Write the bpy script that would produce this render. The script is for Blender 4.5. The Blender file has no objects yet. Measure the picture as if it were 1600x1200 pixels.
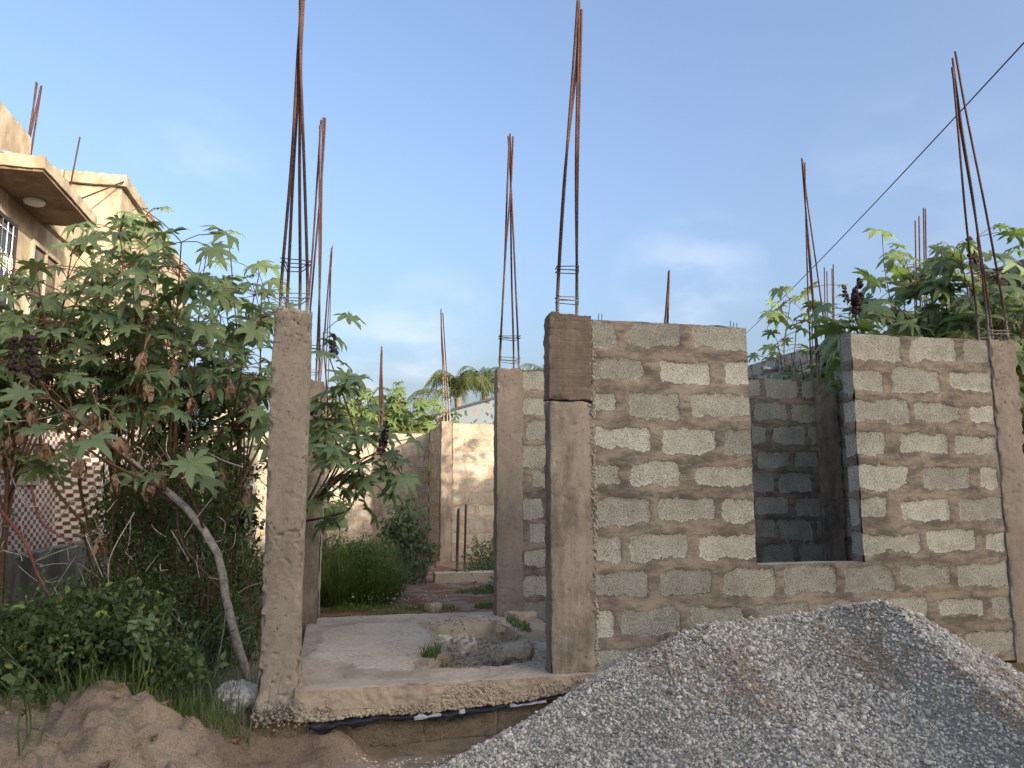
import bpy, math, random
import numpy as np
from mathutils import Vector

random.seed(7)
RNG = np.random.default_rng(11)
SC = bpy.context.scene
COL = SC.collection

# ------------------------------------------------------------------ camera
YAW = math.radians(13.2); PIT = math.radians(7.8); CZ = 1.6
cam_d = bpy.data.cameras.new('camera'); cam = bpy.data.objects.new('camera', cam_d); COL.objects.link(cam)
cam_d.sensor_width = 36; cam_d.lens = 27.0; cam_d.clip_start = 0.05; cam_d.clip_end = 2000
cam.location = (0, 0, CZ); cam.rotation_euler = (math.radians(90) + PIT, 0, -YAW)
SC.camera = cam
# ------------------------------------------------------------------ sky, sun, exposure
SUN_EL = 15.0; SUN_AZ = 33.0          # azimuth measured from -Y (behind the viewer) towards +X
W = bpy.data.worlds.new('World'); SC.world = W; W.use_nodes = True
nt = W.node_tree; nt.nodes.clear()
wo = nt.nodes.new('ShaderNodeOutputWorld'); bg = nt.nodes.new('ShaderNodeBackground')
sky = nt.nodes.new('ShaderNodeTexSky'); sky.sky_type = 'NISHITA'; sky.sun_disc = False
sky.sun_elevation = math.radians(SUN_EL); sky.sun_rotation = math.radians(180 - SUN_AZ)
sky.altitude = 0; sky.air_density = 1.0; sky.dust_density = 7.6; sky.ozone_density = 2.0
geo = nt.nodes.new('ShaderNodeTexCoord')
mp = nt.nodes.new('ShaderNodeMapping'); mp.inputs['Scale'].default_value = (1.0, 1.0, 2.2)
nt.links.new(geo.outputs['Generated'], mp.inputs['Vector'])
nz = nt.nodes.new('ShaderNodeTexNoise'); nz.inputs['Scale'].default_value = 9.0; nz.inputs['Detail'].default_value = 6
nt.links.new(mp.outputs['Vector'], nz.inputs['Vector'])
def wm(op, a, b=0.0):
    x = nt.nodes.new('ShaderNodeMath'); x.operation = op
    for k_, q_ in enumerate((a, b)):
        if hasattr(q_, 'links'): nt.links.new(q_, x.inputs[k_])
        else: x.inputs[k_].default_value = q_
    return x.outputs[0]
cl_sum = 0.0
# (azimuth from +Y towards +X, elevation, radius) in degrees, strength
for az_, el_, ra_, st_ in ((26.5, 14.5, 6.0, .17), (7.5, 12.0, 5.0, .10), (42.0, 20.0, 7.0, .07), (-10.0, 22.0, 5.0, .08), (2.0, 5.0, 9.0, .25), (70, 18, 12, .5), (-50, 15, 12, .5), (150, 25, 20, .4), (-120, 30, 18, .5)):
    az_, el_ = math.radians(az_), math.radians(el_)
    v_ = nt.nodes.new('ShaderNodeVectorMath'); v_.operation = 'DOT_PRODUCT'; nt.links.new(geo.outputs['Generated'], v_.inputs[0])
    v_.inputs[1].default_value = (math.sin(az_) * math.cos(el_), math.cos(az_) * math.cos(el_), math.sin(el_))
    a_ = wm('MULTIPLY', wm('ARCCOSINE', wm('MINIMUM', v_.outputs['Value'], .99999)), 180 / math.pi / ra_)
    f_ = wm('MAXIMUM', wm('SUBTRACT', 1.0, a_), 0.0)
    n_ = nt.nodes.new('ShaderNodeMapRange'); n_.interpolation_type = 'SMOOTHSTEP'; n_.inputs['From Min'].default_value = .36; n_.inputs['From Max'].default_value = .72
    nt.links.new(nz.outputs['Fac'], n_.inputs['Value'])
    cl_sum = wm('ADD', wm('MULTIPLY', wm('MULTIPLY', wm('POWER', f_, .7), n_.outputs[0]), st_), cl_sum)
mx = nt.nodes.new('ShaderNodeMix'); mx.data_type = 'RGBA'
mx.inputs['B'].default_value = (5.0, 4.5, 4.7, 1)
nt.links.new(cl_sum, mx.inputs['Factor'])
nt.links.new(sky.outputs['Color'], mx.inputs['A'])
gam = nt.nodes.new('ShaderNodeGamma'); gam.inputs['Gamma'].default_value = 1.0
nt.links.new(mx.outputs['Result'], gam.inputs['Color']); tnt = nt.nodes.new('ShaderNodeMix'); tnt.data_type = 'RGBA'; tnt.blend_type = 'MULTIPLY'; tnt.inputs['Factor'].default_value = 1; tnt.inputs['B'].default_value = (.985, .98, 1.03, 1)
nt.links.new(gam.outputs['Color'], tnt.inputs['A']); nt.links.new(tnt.outputs['Result'], bg.inputs['Color'])
bg.inputs['Strength'].default_value = 0.15
nt.links.new(bg.outputs['Background'], wo.inputs['Surface'])
sun_d = bpy.data.lights.new('sun', 'SUN'); sun_d.energy = 2.7; sun_d.angle = math.radians(0.6)
sun_d.color = (1.0, 0.85, 0.66)
sun = bpy.data.objects.new('sun', sun_d); COL.objects.link(sun)
_a, _e = math.radians(SUN_AZ), math.radians(SUN_EL)
SUNDIR = Vector((math.sin(_a) * math.cos(_e), -math.cos(_a) * math.cos(_e), math.sin(_e)))
sun.rotation_euler = SUNDIR.to_track_quat('Z', 'Y').to_euler()
SC.view_settings.view_transform = 'Standard'; SC.view_settings.look = 'None'
SC.view_settings.gamma = 1.0; SC.view_settings.use_curve_mapping = False
SC.view_settings.exposure = 1.52

# ------------------------------------------------------------------ survey helpers: sight lines of the photo met with real planes
_cy, _sy, _cp, _sp = math.cos(YAW), math.sin(YAW), math.cos(PIT), math.sin(PIT)
_f = np.array([_sy * _cp, _cy * _cp, _sp]); _r = np.array([_cy, -_sy, 0.0]); _u = np.cross(_r, _f)
def ray(px, py): return _f + _r * ((px - 800) / 1200.) - _u * ((py - 600) / 1200.)
def PY(px, py, Y): d = ray(px, py); return d * (Y / d[1]) + np.array([0, 0, CZ])
def PX(px, py, X): d = ray(px, py); return d * (X / d[0]) + np.array([0, 0, CZ])
def PZ(px, py, Z): d = ray(px, py); return d * ((Z - CZ) / d[2]) + np.array([0, 0, CZ])

# ------------------------------------------------------------------ noise
def _h(ix, iy, iz, seed):
    n = (ix.astype(np.int64) * 374761393 + iy.astype(np.int64) * 668265263 + iz.astype(np.int64) * 2147483647 + seed * 1274126177) & 0xffffffff
    n = ((n ^ (n >> 13)) * 1274126177) & 0xffffffff
    n = (n ^ (n >> 16)) & 0xffffffff
    return n.astype(np.float64) / 4294967295.0
def vn(P, s, seed=0):
    Q = np.asarray(P, float) * s; i = np.floor(Q).astype(np.int64); f = Q - i; f = f * f * (3 - 2 * f)
    r = 0
    for dx in (0, 1):
        for dy in (0, 1):
            for dz in (0, 1):
                w = (f[:, 0] if dx else 1 - f[:, 0]) * (f[:, 1] if dy else 1 - f[:, 1]) * (f[:, 2] if dz else 1 - f[:, 2])
                r = r + w * _h(i[:, 0] + dx, i[:, 1] + dy, i[:, 2] + dz, seed)
    return r
def fbm(P, s, o=4, seed=0, g=0.5):
    a = 1.0; t = 0; r = 0
    for k in range(o): r = r + a * vn(P, s * 2.03 ** k, seed + 17 * k); t += a; a *= g
    return r / t * 2 - 1
def sst(x, a, b): t = np.clip((x - a) / (b - a), 0, 1); return t * t * (3 - 2 * t)

# ------------------------------------------------------------------ object helpers
def tag(o, label=None, cat=None, group=None, kind=None):
    if label: o['label'] = label
    if cat: o['category'] = cat
    if group: o['group'] = group
    if kind: o['kind'] = kind
    return o
def empty(name, loc, label=None, cat=None, group=None):
    o = bpy.data.objects.new(name, None); COL.objects.link(o); o.location = tuple(float(c) for c in loc); o.empty_display_size = 0.1
    return tag(o, label, cat, group)
class MB:
    def __init__(s): s.v = []; s.f = []; s.n = 0; s.a = {}; s.mi = []
    def add(s, V, F, mi=0, **attrs):
        V = np.asarray(V, float); s.v.append(V)
        F = np.asarray(F, np.int64); s.f.append(F + s.n); s.mi.append(np.full(len(F), mi, np.int32))
        for k in set(list(attrs) + list(s.a)):
            if k not in s.a: s.a[k] = [np.zeros(s.n)] if s.n else []
            val = attrs.get(k, 0.0); s.a[k].append(np.full(len(V), val, float) if np.isscalar(val) else np.asarray(val, float))
        s.n += len(V)
    def build(s, name, mats, parent=None, smooth=True, origin=None):
        V = np.concatenate(s.v); me = bpy.data.meshes.new(name)
        if origin is None and parent is not None: origin = tuple(parent.location)
        if origin is not None: V = V - np.array(origin)
        me.vertices.add(len(V)); me.vertices.foreach_set('co', V.astype(np.float32).ravel())
        nl = sum(F.size for F in s.f); npoly = sum(len(F) for F in s.f)
        me.loops.add(nl); me.polygons.add(npoly)
        me.loops.foreach_set('vertex_index', np.concatenate([F.ravel() for F in s.f]).astype(np.int32))
        tot = np.concatenate([np.full(len(F), F.shape[1], np.int32) for F in s.f])
        st = np.concatenate([[0], np.cumsum(tot)[:-1]]).astype(np.int32)
        me.polygons.foreach_set('loop_start', st); me.polygons.foreach_set('loop_total', tot)
        me.polygons.foreach_set('material_index', np.concatenate(s.mi))
        me.polygons.foreach_set('use_smooth', np.full(npoly, smooth))
        for k, L in s.a.items():
            at = me.attributes.new(k, 'FLOAT', 'POINT'); at.data.foreach_set('value', np.concatenate(L).astype(np.float32))
        me.update(calc_edges=True); me.validate()
        for m in (mats if isinstance(mats, (list, tuple)) else [mats]): me.materials.append(m)
        o = bpy.data.objects.new(name, me); COL.objects.link(o)
        if parent is not None: o.parent = parent
        elif origin is not None: o.location = origin
        return o
def tube(P, R, n=8, cap=True):
    P = np.asarray(P, float); k = len(P); R = np.full(k, R, float) if np.isscalar(R) else np.asarray(R, float)
    T = np.gradient(P, axis=0); T /= np.linalg.norm(T, axis=1)[:, None] + 1e-9
    up = np.array([0, 0, 1.0]) if abs(T[0, 2]) < .9 else np.array([1.0, 0, 0])
    V = []; a = np.arange(n) * 2 * math.pi / n
    u = np.cross(T[0], up); u /= np.linalg.norm(u)
    for i in range(k):
        u = u - T[i] * (u @ T[i]); u /= np.linalg.norm(u) + 1e-9; w = np.cross(T[i], u)
        V.append(P[i] + R[i] * (np.cos(a)[:, None] * u + np.sin(a)[:, None] * w))
    V = np.concatenate(V); F = []
    for i in range(k - 1):
        for j in range(n):
            F.append((i * n + j, i * n + (j + 1) % n, (i + 1) * n + (j + 1) % n, (i + 1) * n + j))
    if cap:
        V = np.concatenate([V, [P[0], P[-1]]]); c0, c1 = k * n, k * n + 1
        for j in range(0, n, 2):
            F.append((c0, (j + 2) % n, (j + 1) % n, j)); F.append((c1, (k - 1) * n + j, (k - 1) * n + j + 1, (k - 1) * n + (j + 2) % n))
    return V, np.array(F)
def curve(pts, n=16):
    """Catmull-Rom through points"""
    P = np.asarray(pts, float)
    if len(P) == 2: return P[0] + (P[1] - P[0]) * np.linspace(0, 1, n)[:, None]
    Q = np.vstack([2 * P[0] - P[1], P, 2 * P[-1] - P[-2]]); out = []
    m = max(2, n // (len(P) - 1))
    for i in range(1, len(Q) - 2):
        for t in np.linspace(0, 1, m, endpoint=(i == len(Q) - 3)):
            a, b, c, d = Q[i - 1], Q[i], Q[i + 1], Q[i + 2]
            out.append(.5 * ((2 * b) + (c - a) * t + (2 * a - 5 * b + 4 * c - d) * t * t + (3 * b - a - 3 * c + d) * t ** 3))
    return np.array(out)
def grid(o, U, V, res, keep=None):
    """rectangular grid face from o along vectors U, V -> verts, quads, normal"""
    o, U, V = (np.asarray(a, float) for a in (o, U, V)); lu, lv = np.linalg.norm(U), np.linalg.norm(V)
    nu, nv = max(1, int(round(lu / res))), max(1, int(round(lv / res)))
    s, t = np.meshgrid(np.linspace(0, 1, nu + 1), np.linspace(0, 1, nv + 1), indexing='ij')
    P = o + s.reshape(-1, 1) * U + t.reshape(-1, 1) * V
    i, j = np.meshgrid(np.arange(nu), np.arange(nv), indexing='ij'); a = (i * (nv + 1) + j).ravel()
    F = np.stack([a, a + nv + 1, a + nv + 2, a + 1], 1)
    if keep is not None:
        c = P[F].mean(1); F = F[keep(c)]; used = np.unique(F); mp_ = np.full(len(P), -1); mp_[used] = np.arange(len(used)); P = P[used]; F = mp_[F]
    N = np.cross(U, V); N /= np.linalg.norm(N); return P, F, N
def box_faces(x0, x1, y0, y1, z0, z1, res, faces='FBLRTD'):
    L = []
    if 'F' in faces: L.append(grid((x0, y0, z0), (x1 - x0, 0, 0), (0, 0, z1 - z0), res))
    if 'B' in faces: L.append(grid((x1, y1, z0), (x0 - x1, 0, 0), (0, 0, z1 - z0), res))
    if 'L' in faces: L.append(grid((x0, y1, z0), (0, y0 - y1, 0), (0, 0, z1 - z0), res))
    if 'R' in faces: L.append(grid((x1, y0, z0), (0, y1 - y0, 0), (0, 0, z1 - z0), res))
    if 'T' in faces: L.append(grid((x0, y0, z1), (x1 - x0, 0, 0), (0, y1 - y0, 0), res))
    if 'D' in faces: L.append(grid((x0, y1, z0), (x1 - x0, 0, 0), (0, y0 - y1, 0), res))
    return L
def vec3noise(P, s, o, seed): return np.stack([fbm(P, s, o, seed + 101 * k) for k in range(3)], 1)
def erode(P, b, amt, seed, w=.02, thr=-.2):
    """chip the edges of box b=(x0,x1,y0,y1,z0,z1)"""
    d = np.stack([np.abs(P[:, 0] - b[0]), np.abs(P[:, 0] - b[1]), np.abs(P[:, 1] - b[2]), np.abs(P[:, 1] - b[3]), np.abs(P[:, 2] - b[4]), np.abs(P[:, 2] - b[5])], 1)
    dirs = np.array([[1, 0, 0], [-1, 0, 0], [0, 1, 0], [0, -1, 0], [0, 0, 1], [0, 0, -1]], float)
    n = np.clip(fbm(P, 14, 4, seed) - thr, 0, 2)
    ds = np.sort(d, 1); e = ds[:, 1]
    k = amt * n * np.exp(-(e / w) ** 1.3)
    M = np.zeros_like(P)
    for j in range(6): M += dirs[j] * np.exp(-(d[:, j] / w) ** 2)[:, None]
    return P + M * k[:, None]

# ------------------------------------------------------------------ materials
class N:
    def __init__(s, name):
        s.m = bpy.data.materials.new(name); s.m.use_nodes = True; s.t = s.m.node_tree; s.t.nodes.clear()
        s.out = s.n('OutputMaterial'); s.p = s.n('BsdfPrincipled'); s.l(s.p.outputs[0], s.out.inputs[0])
        s.p.inputs['Roughness'].default_value = .92; s.p.inputs['Specular IOR Level'].default_value = .25
        s.tc = s.n('TexCoord').outputs['Object']
    def n(s, t, **k):
        x = s.t.nodes.new('ShaderNode' + t)
        for a, b in k.items(): setattr(x, a, b)
        return x
    def l(s, a, b): s.t.links.new(a, b)
    def setv(s, sock, v):
        if hasattr(v, 'links'): s.l(v, sock)
        else: sock.default_value = v
    def noise(s, scale, det=4, rough=.55, vec=None, dist=0, col=False, sc3=None):
        x = s.n('TexNoise'); x.inputs['Scale'].default_value = scale; x.inputs['Detail'].default_value = det
        x.inputs['Roughness'].default_value = rough; x.inputs['Distortion'].default_value = dist
        v = vec or s.tc
        if sc3: mpn = s.n('Mapping'); mpn.inputs['Scale'].default_value = sc3; s.l(v, mpn.inputs[0]); v = mpn.outputs[0]
        s.l(v, x.inputs['Vector']); return x.outputs['Color' if col else 'Fac']
    def ramp(s, v, a, b, lo=0., hi=1., smooth=True):
        x = s.n('MapRange'); x.interpolation_type = 'SMOOTHSTEP' if smooth else 'LINEAR'
        for i, q in zip(('Value', 'From Min', 'From Max', 'To Min', 'To Max'), (v, a, b, lo, hi)): s.setv(x.inputs[i], q)
        return x.outputs[0]
    def m2(s, op, a, b=0., c=0.):
        x = s.n('Math', operation=op); s.setv(x.inputs[0], a); s.setv(x.inputs[1], b); s.setv(x.inputs[2], c); return x.outputs[0]
    def mix(s, f, a, b, mode='MIX'):
        x = s.n('Mix', data_type='RGBA', blend_type=mode); s.setv(x.inputs['Factor'], f)
        for i, q in (('A', a), ('B', b)):
            if isinstance(q, tuple): q = (*q, 1)
            s.setv(x.inputs[i], q)
        return x.outputs['Result']
    def attr(s, n): x = s.n('Attribute'); x.attribute_name = n; return x.outputs['Fac']
    def val(s, c, v):   # multiply colour by value
        x = s.n('VectorMath', operation='SCALE'); s.setv(x.inputs[0], c if not isinstance(c, tuple) else c); s.setv(x.inputs['Scale'], v); return x.outputs[0]
    def bump(s, h, dist, st=1.0, prev=None):
        x = s.n('Bump'); x.inputs['Distance'].default_value = dist; x.inputs['Strength'].default_value = st; s.l(h, x.inputs['Height'])
        if prev: s.l(prev, x.inputs['Normal'])
        return x.outputs[0]
    def done(s, col, bump=None, rough=None):
        s.setv(s.p.inputs['Base Color'], (*col, 1) if isinstance(col, tuple) else col)
        if bump: s.l(bump, s.p.inputs['Normal'])
        if rough is not None: s.setv(s.p.inputs['Roughness'], rough)
        return s.m

def mat_block(name, blockc=(.74, .745, .63), mort=(.31, .262, .20), mort2=(.132, .116, .096), pores=.6, stain=.22):
    n = N(name); blk = n.attr('blk'); tone = n.attr('tone')
    fine = n.noise(70, 5, .7); big = n.noise(1.3, 4); mid = n.noise(9, 5, .6)
    e = n.m2('ADD', blk, n.m2('MULTIPLY', n.m2('SUBTRACT', fine, .5), .9))
    fac = n.ramp(e, .42, .58)
    # pores of the sandcrete
    po = n.ramp(n.noise(210, 3, .65), .40, .52); po2 = n.ramp(n.noise(75, 4, .8), .40, .50)
    pore = n.m2('MULTIPLY', n.ramp(po, 0, 1, 1 - pores, 1), n.ramp(po2, 0, 1, .55, 1))
    bc = n.val(n.mix(n.ramp(mid, .35, .7), blockc, tuple(c * k for c, k in zip(blockc, (.80, .79, .75)))), n.m2('MULTIPLY', pore, n.m2('ADD', tone, .78)))
    # smeared mortar dust over the blocks
    sm = n.m2('MULTIPLY', n.ramp(n.noise(5.5, 6, .7), .47, .68), stain * 1.5)
    bc = n.mix(sm, bc, mort)
    halo = n.m2('MULTIPLY', n.m2('MULTIPLY', n.ramp(e, .12, .42), n.ramp(n.noise(4.5, 4, .6), .42, .6)), .7)
    st_ = n.ramp(n.noise(3.4, 6, .7, sc3=(1.0, 1.0, 3.2)), .38, .62)
    mc = n.mix(st_, mort2, mort)
    mc = n.mix(n.ramp(n.noise(6, 5, .65), .5, .8), mc, (mort[0] * 1.25, mort[1] * 1.22, mort[2] * 1.2))
    mc = n.mix(halo, mc, tuple(c * .75 for c in mort2))
    mc = n.val(mc, n.ramp(n.noise(140, 4, .7), .25, .7, .72, 1.12))
    col = n.mix(fac, mc, bc)
    cre = n.m2('MULTIPLY', n.m2('MULTIPLY', n.ramp(e, .36, .44), n.ramp(e, .50, .58, 1, 0)), n.ramp(n.noise(6.5, 4, .7), .5, .58))
    col = n.mix(n.m2('MULTIPLY', cre, .8), col, (.04, .035, .028)); col = n.val(col, n.ramp(big, .3, .7, .86, 1.1))
    crack = n.n('TexVoronoi', feature='DISTANCE_TO_EDGE'); crack.inputs['Scale'].default_value = 3.1
    dv = n.n('VectorMath', operation='ADD'); n.l(n.tc, dv.inputs[0]); n.l(n.val(n.noise(7, 4, col=True), .25), dv.inputs[1]); n.l(dv.outputs[0], crack.inputs['Vector'])
    ck = n.m2('MULTIPLY', n.ramp(crack.outputs['Distance'], .0, .009, 1, 0), n.ramp(n.noise(1.9, 2), .5, .6))
    col = n.mix(n.m2('MULTIPLY', ck, n.m2('SUBTRACT', .75, n.m2('MULTIPLY', fac, .5))), col, (.05, .042, .034))
    b = n.bump(n.m2('ADD', n.m2('MULTIPLY', pore, fac), n.m2('MULTIPLY', n.noise(120, 4, .7), .5)), .004, .8)
    b = n.bump(mid, .012, .6, b)
    return n.done(col, b)
def mat_concrete(name, c1=(.315, .272, .218), c2=(.235, .20, .16), streak=0., pit=.5, trowel=False, top=None):
    n = N(name)
    col = n.mix(n.ramp(n.noise(2.6, 7, .68, sc3=(1, 1, .6)), .38, .60), c2, c1)
    col = n.mix(n.m2('MULTIPLY', n.ramp(n.noise(5, 5, .6, sc3=(5, 5, .25)), .45, .7), streak), col, tuple(c * .6 for c in c2))
    col = n.val(col, n.ramp(n.noise(160, 4, .7), .25, .7, .78, 1.1))
    v = n.ramp(n.m2('ADD', n.noise(46, 5, .65), n.m2('MULTIPLY', n.m2('SUBTRACT', n.noise(2.7, 4, .6), .5), .5)), .29, .38, 1 - pit * 1.3, 1); col = n.val(col, v)  # pits darkened in the colour to stand in for shade inside them
    v2 = n.ramp(n.noise(85, 2, .5), .27, .33, 1 - pit * .8, 1); col = n.val(col, v2)
    cem = n.attr('cem'); col = n.mix(n.m2('MULTIPLY', cem, n.ramp(n.noise(30, 5, .7), .3, .6)), col, (.68, .60, .48))
    h = n.m2('ADD', n.m2('MULTIPLY', v, 1.4), n.m2('ADD', n.noise(60, 6, .75), v2)); b = n.bump(h, .006, .75)
    if trowel:
        w = n.n('TexNoise'); mpn = n.n('Mapping'); mpn.inputs['Rotation'].default_value = (0, math.radians(-52), 0); mpn.inputs['Scale'].default_value = (1.2, 4, 55)
        n.l(n.tc, mpn.inputs[0]); n.l(mpn.outputs[0], w.inputs['Vector']); w.inputs['Scale'].default_value = 1.6; w.inputs['Detail'].default_value = 4
        b = n.bump(w.outputs['Fac'], .004, .9, b); col = n.val(col, n.ramp(w.outputs['Fac'], .3, .7, .85, 1.12))
    return n.done(col, b)
def mat_leaf(name, dark, light, back, trans=.35, rough=.45, yellow=None):
    n = N(name); tn = n.attr('tone')
    col = n.mix(tn, dark, light)
    if yellow: col = n.mix(n.ramp(n.attr('yel'), .4, .9), col, yellow)
    col = n.val(col, n.ramp(n.noise(18, 3), .3, .7, .8, 1.15))
    g = n.n('NewGeometry'); col2 = n.mix(g.outputs['Backfacing'], col, n.mix(tn, back, tuple(c * 1.25 for c in back)))
    n.done(col2, None, rough); n.p.inputs['Specular IOR Level'].default_value = .4
    tr = n.n('BsdfTranslucent'); n.l(n.mix(.5, col, (light[0] * 1.5, light[1] * 1.7, light[2] * .6)), tr.inputs[0])
    ms = n.n('MixShader'); ms.inputs[0].default_value = trans; n.l(n.p.outputs[0], ms.inputs[1]); n.l(tr.outputs[0], ms.inputs[2]); n.l(ms.outputs[0], n.out.inputs[0])
    return n.m
def mat_simple(name, c, rough=.8, var=.15, scale=20, metal=0., bump=0.002):
    n = N(name); f = n.noise(scale, 5, .65)
    n.p.inputs['Metallic'].default_value = metal
    return n.done(n.val(n.mix(0., c, c), n.ramp(f, .3, .7, 1 - var, 1 + var)), n.bump(f, bump, .6), rough)

M = {}
M['block'] = mat_block('sandcrete_block')
M['block_far'] = mat_block('sandcrete_block_pale', (.68, .64, .54), (.45, .37, .28), (.33, .28, .215), .4, .3)
M['conc'] = mat_concrete('cast_concrete', pit=.45)
M['conc_dark'] = mat_concrete('cast_concrete_trowelled', (.22, .18, .135), (.145, .12, .093), .3, .2, trowel=True)
M['conc_mid'] = mat_concrete('cast_concrete_streaked', (.37, .315, .245), (.17, .145, .112), .25, .35)
M['slab'] = mat_concrete('slab_concrete', (.50, .42, .31), (.36, .295, .215), 0, .55)
M['found'] = mat_concrete('foundation_block', (.30, .245, .17), (.19, .155, .11), .2, .6)
M['plaster'] = mat_concrete('weathered_cream_plaster', (.44, .38, .285), (.27, .22, .16), .15, .2)
M['soffit'] = mat_concrete('brown_soffit', (.26, .19, .13), (.15, .11, .08), .2, .2)  # darker brown than the cream plaster of the canopy
M['greywall'] = mat_concrete('mossy_grey_render', (.40, .385, .31), (.20, .20, .155), .6, .35)

def rust_mat():
    n = N('rusty_rebar'); f = n.noise(14, 5, .7, sc3=(1, 1, .4)); cem = n.attr('cem')
    col = n.mix(n.ramp(f, .35, .65), (.050, .030, .028), (.105, .050, .038))
    col = n.mix(n.m2('MULTIPLY', cem, n.ramp(n.noise(45, 4, .7), .35, .5)), col, (.42, .39, .34))
    w = n.n('TexWave'); w.bands_direction = 'Z'; w.inputs['Scale'].default_value = 26; w.inputs['Distortion'].default_value = .3; n.l(n.tc, w.inputs['Vector'])
    return n.done(col, n.bump(w.outputs['Fac'], .003, 1.0), .75)
M['rust'] = rust_mat()
def soil_mat():
    n = N('sandy_soil')
    col = n.mix(n.ramp(n.noise(1.7, 6, .6), .35, .65), (.235, .175, .12), (.38, .30, .205))
    col = n.mix(n.m2('MULTIPLY', n.attr('red'), n.ramp(n.noise(3.1, 5, .65), .4, .6)), col, (.24, .10, .05))
    col = n.mix(n.m2('MULTIPLY', n.ramp(n.noise(4.2, 6, .7), .50, .62), .45), col, (.13, .095, .065))
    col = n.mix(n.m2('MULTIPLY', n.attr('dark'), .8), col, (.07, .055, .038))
    col = n.mix(n.m2('MULTIPLY', n.ramp(n.noise(60, 3, .7), .56, .66), .5), col, (.36, .30, .23))
    col = n.val(col, n.ramp(n.noise(110, 4, .75), .25, .7, .62, 1.2))
    b = n.bump(n.noise(50, 6, .75), .012, .8); b = n.bump(n.noise(9, 5, .65), .05, .5, b)
    return n.done(col, b)
M['soil'] = soil_mat()
def gravel_mat():
    n = N('granite_chippings'); t = n.attr('tone')
    r = n.n('ValToRGB'); n.l(t, r.inputs[0]); e = r.color_ramp.elements
    e[0].position = 0; e[0].color = (.19, .18, .155, 1); e[1].position = 1; e[1].color = (.82, .79, .70, 1)
    for p, c in ((.3, (.40, .375, .315, 1)), (.62, (.68, .64, .54, 1)), (.88, (.76, .73, .64, 1))): q = e.new(p); q.color = c
    col = n.mix(n.attr('dust'), r.outputs[0], (.33, .255, .175))
    col = n.val(col, n.ramp(n.noise(160, 3, .6), .3, .7, .7, 1.25))
    return n.done(col, n.bump(n.noise(120, 3), .002, .6), .8)
M['gravel'] = gravel_mat()
M['castor'] = mat_leaf('castor_leaf', (.060, .105, .038), (.21, .285, .14), (.16, .22, .105), .34, .45, yellow=(.20, .20, .03))
M['castor_far'] = mat_leaf('castor_leaf_far', (.05, .10, .025), (.13, .20, .05), (.12, .18, .06), .35, .5)  # yellower green for the leaves of the far shrubs
M['weed'] = mat_leaf('weed_leaf', (.032, .060, .020), (.11, .165, .055), (.07, .11, .045), .3, .6, yellow=(.22, .26, .05))
M['weed_pale'] = mat_leaf('pale_weed_leaf', (.07, .11, .05), (.15, .20, .11), (.13, .17, .11), .3, .6)
M['grass'] = mat_leaf('grass_blade', (.055, .10, .022), (.19, .26, .065), (.10, .15, .04), .3, .55, yellow=(.36, .31, .14))
M['bigleaf'] = mat_leaf('waxy_leaf', (.09, .15, .055), (.17, .24, .11), (.14, .2, .13), .25, .45)
M['palm'] = mat_leaf('palm_leaflet', (.045, .07, .022), (.11, .135, .045), (.1, .12, .05), .25, .5)
M['dry'] = mat_leaf('dried_leaf', (.10, .062, .038), (.27, .175, .105), (.24, .16, .10), .15, .85)
M['stem'] = mat_simple('brown_stem', (.10, .062, .04), .8, .3, 30)
M['stem_red'] = mat_simple('reddish_stalk', (.16, .055, .04), .6, .25, 30)
M['stem_pale'] = mat_simple('pale_bark', (.33, .30, .26), .85, .35, 25, bump=.004)
M['stem_green'] = mat_simple('green_stalk', (.10, .14, .05), .7, .2, 30)
M['fruit'] = mat_simple('dark_seed_capsules', (.035, .022, .025), .7, .3, 60)
M['tie'] = mat_simple('binding_wire', (.05, .04, .035), .6, .2, 40)
M['white'] = mat_simple('white_enamel', (.72, .71, .68), .5, .05, 8)
M['grey_metal'] = mat_simple('grey_metal', (.33, .34, .35), .4, .15, 20, .6)
M['dark'] = mat_simple('dark_frame', (.03, .03, .035), .5, .1, 20)
M['black_plastic'] = mat_simple('black_polythene', (.012, .014, .02), .3, .3, 30, bump=.006)
M['silver_plastic'] = mat_simple('weathered_polythene', (.36, .36, .37), .35, .3, 30, bump=.006)
M['bag'] = mat_simple('dusty_plastic_bag', (.50, .49, .47), .45, .2, 18, bump=.004)
M['bag_tan'] = mat_simple('torn_tan_plastic', (.66, .60, .48), .5, .25, 18, bump=.004)
M['cable'] = mat_simple('cable_rubber', (.02, .02, .022), .5, .1, 20)
M['trunk'] = mat_simple('palm_bark', (.20, .16, .12), .9, .3, 12, bump=.02)
def glass_mat():
    n = N('window_glass'); n.done((.025, .03, .035), None, .06); n.p.inputs['Specular IOR Level'].default_value = .8; return n.m
M['glass'] = glass_mat()
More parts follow.
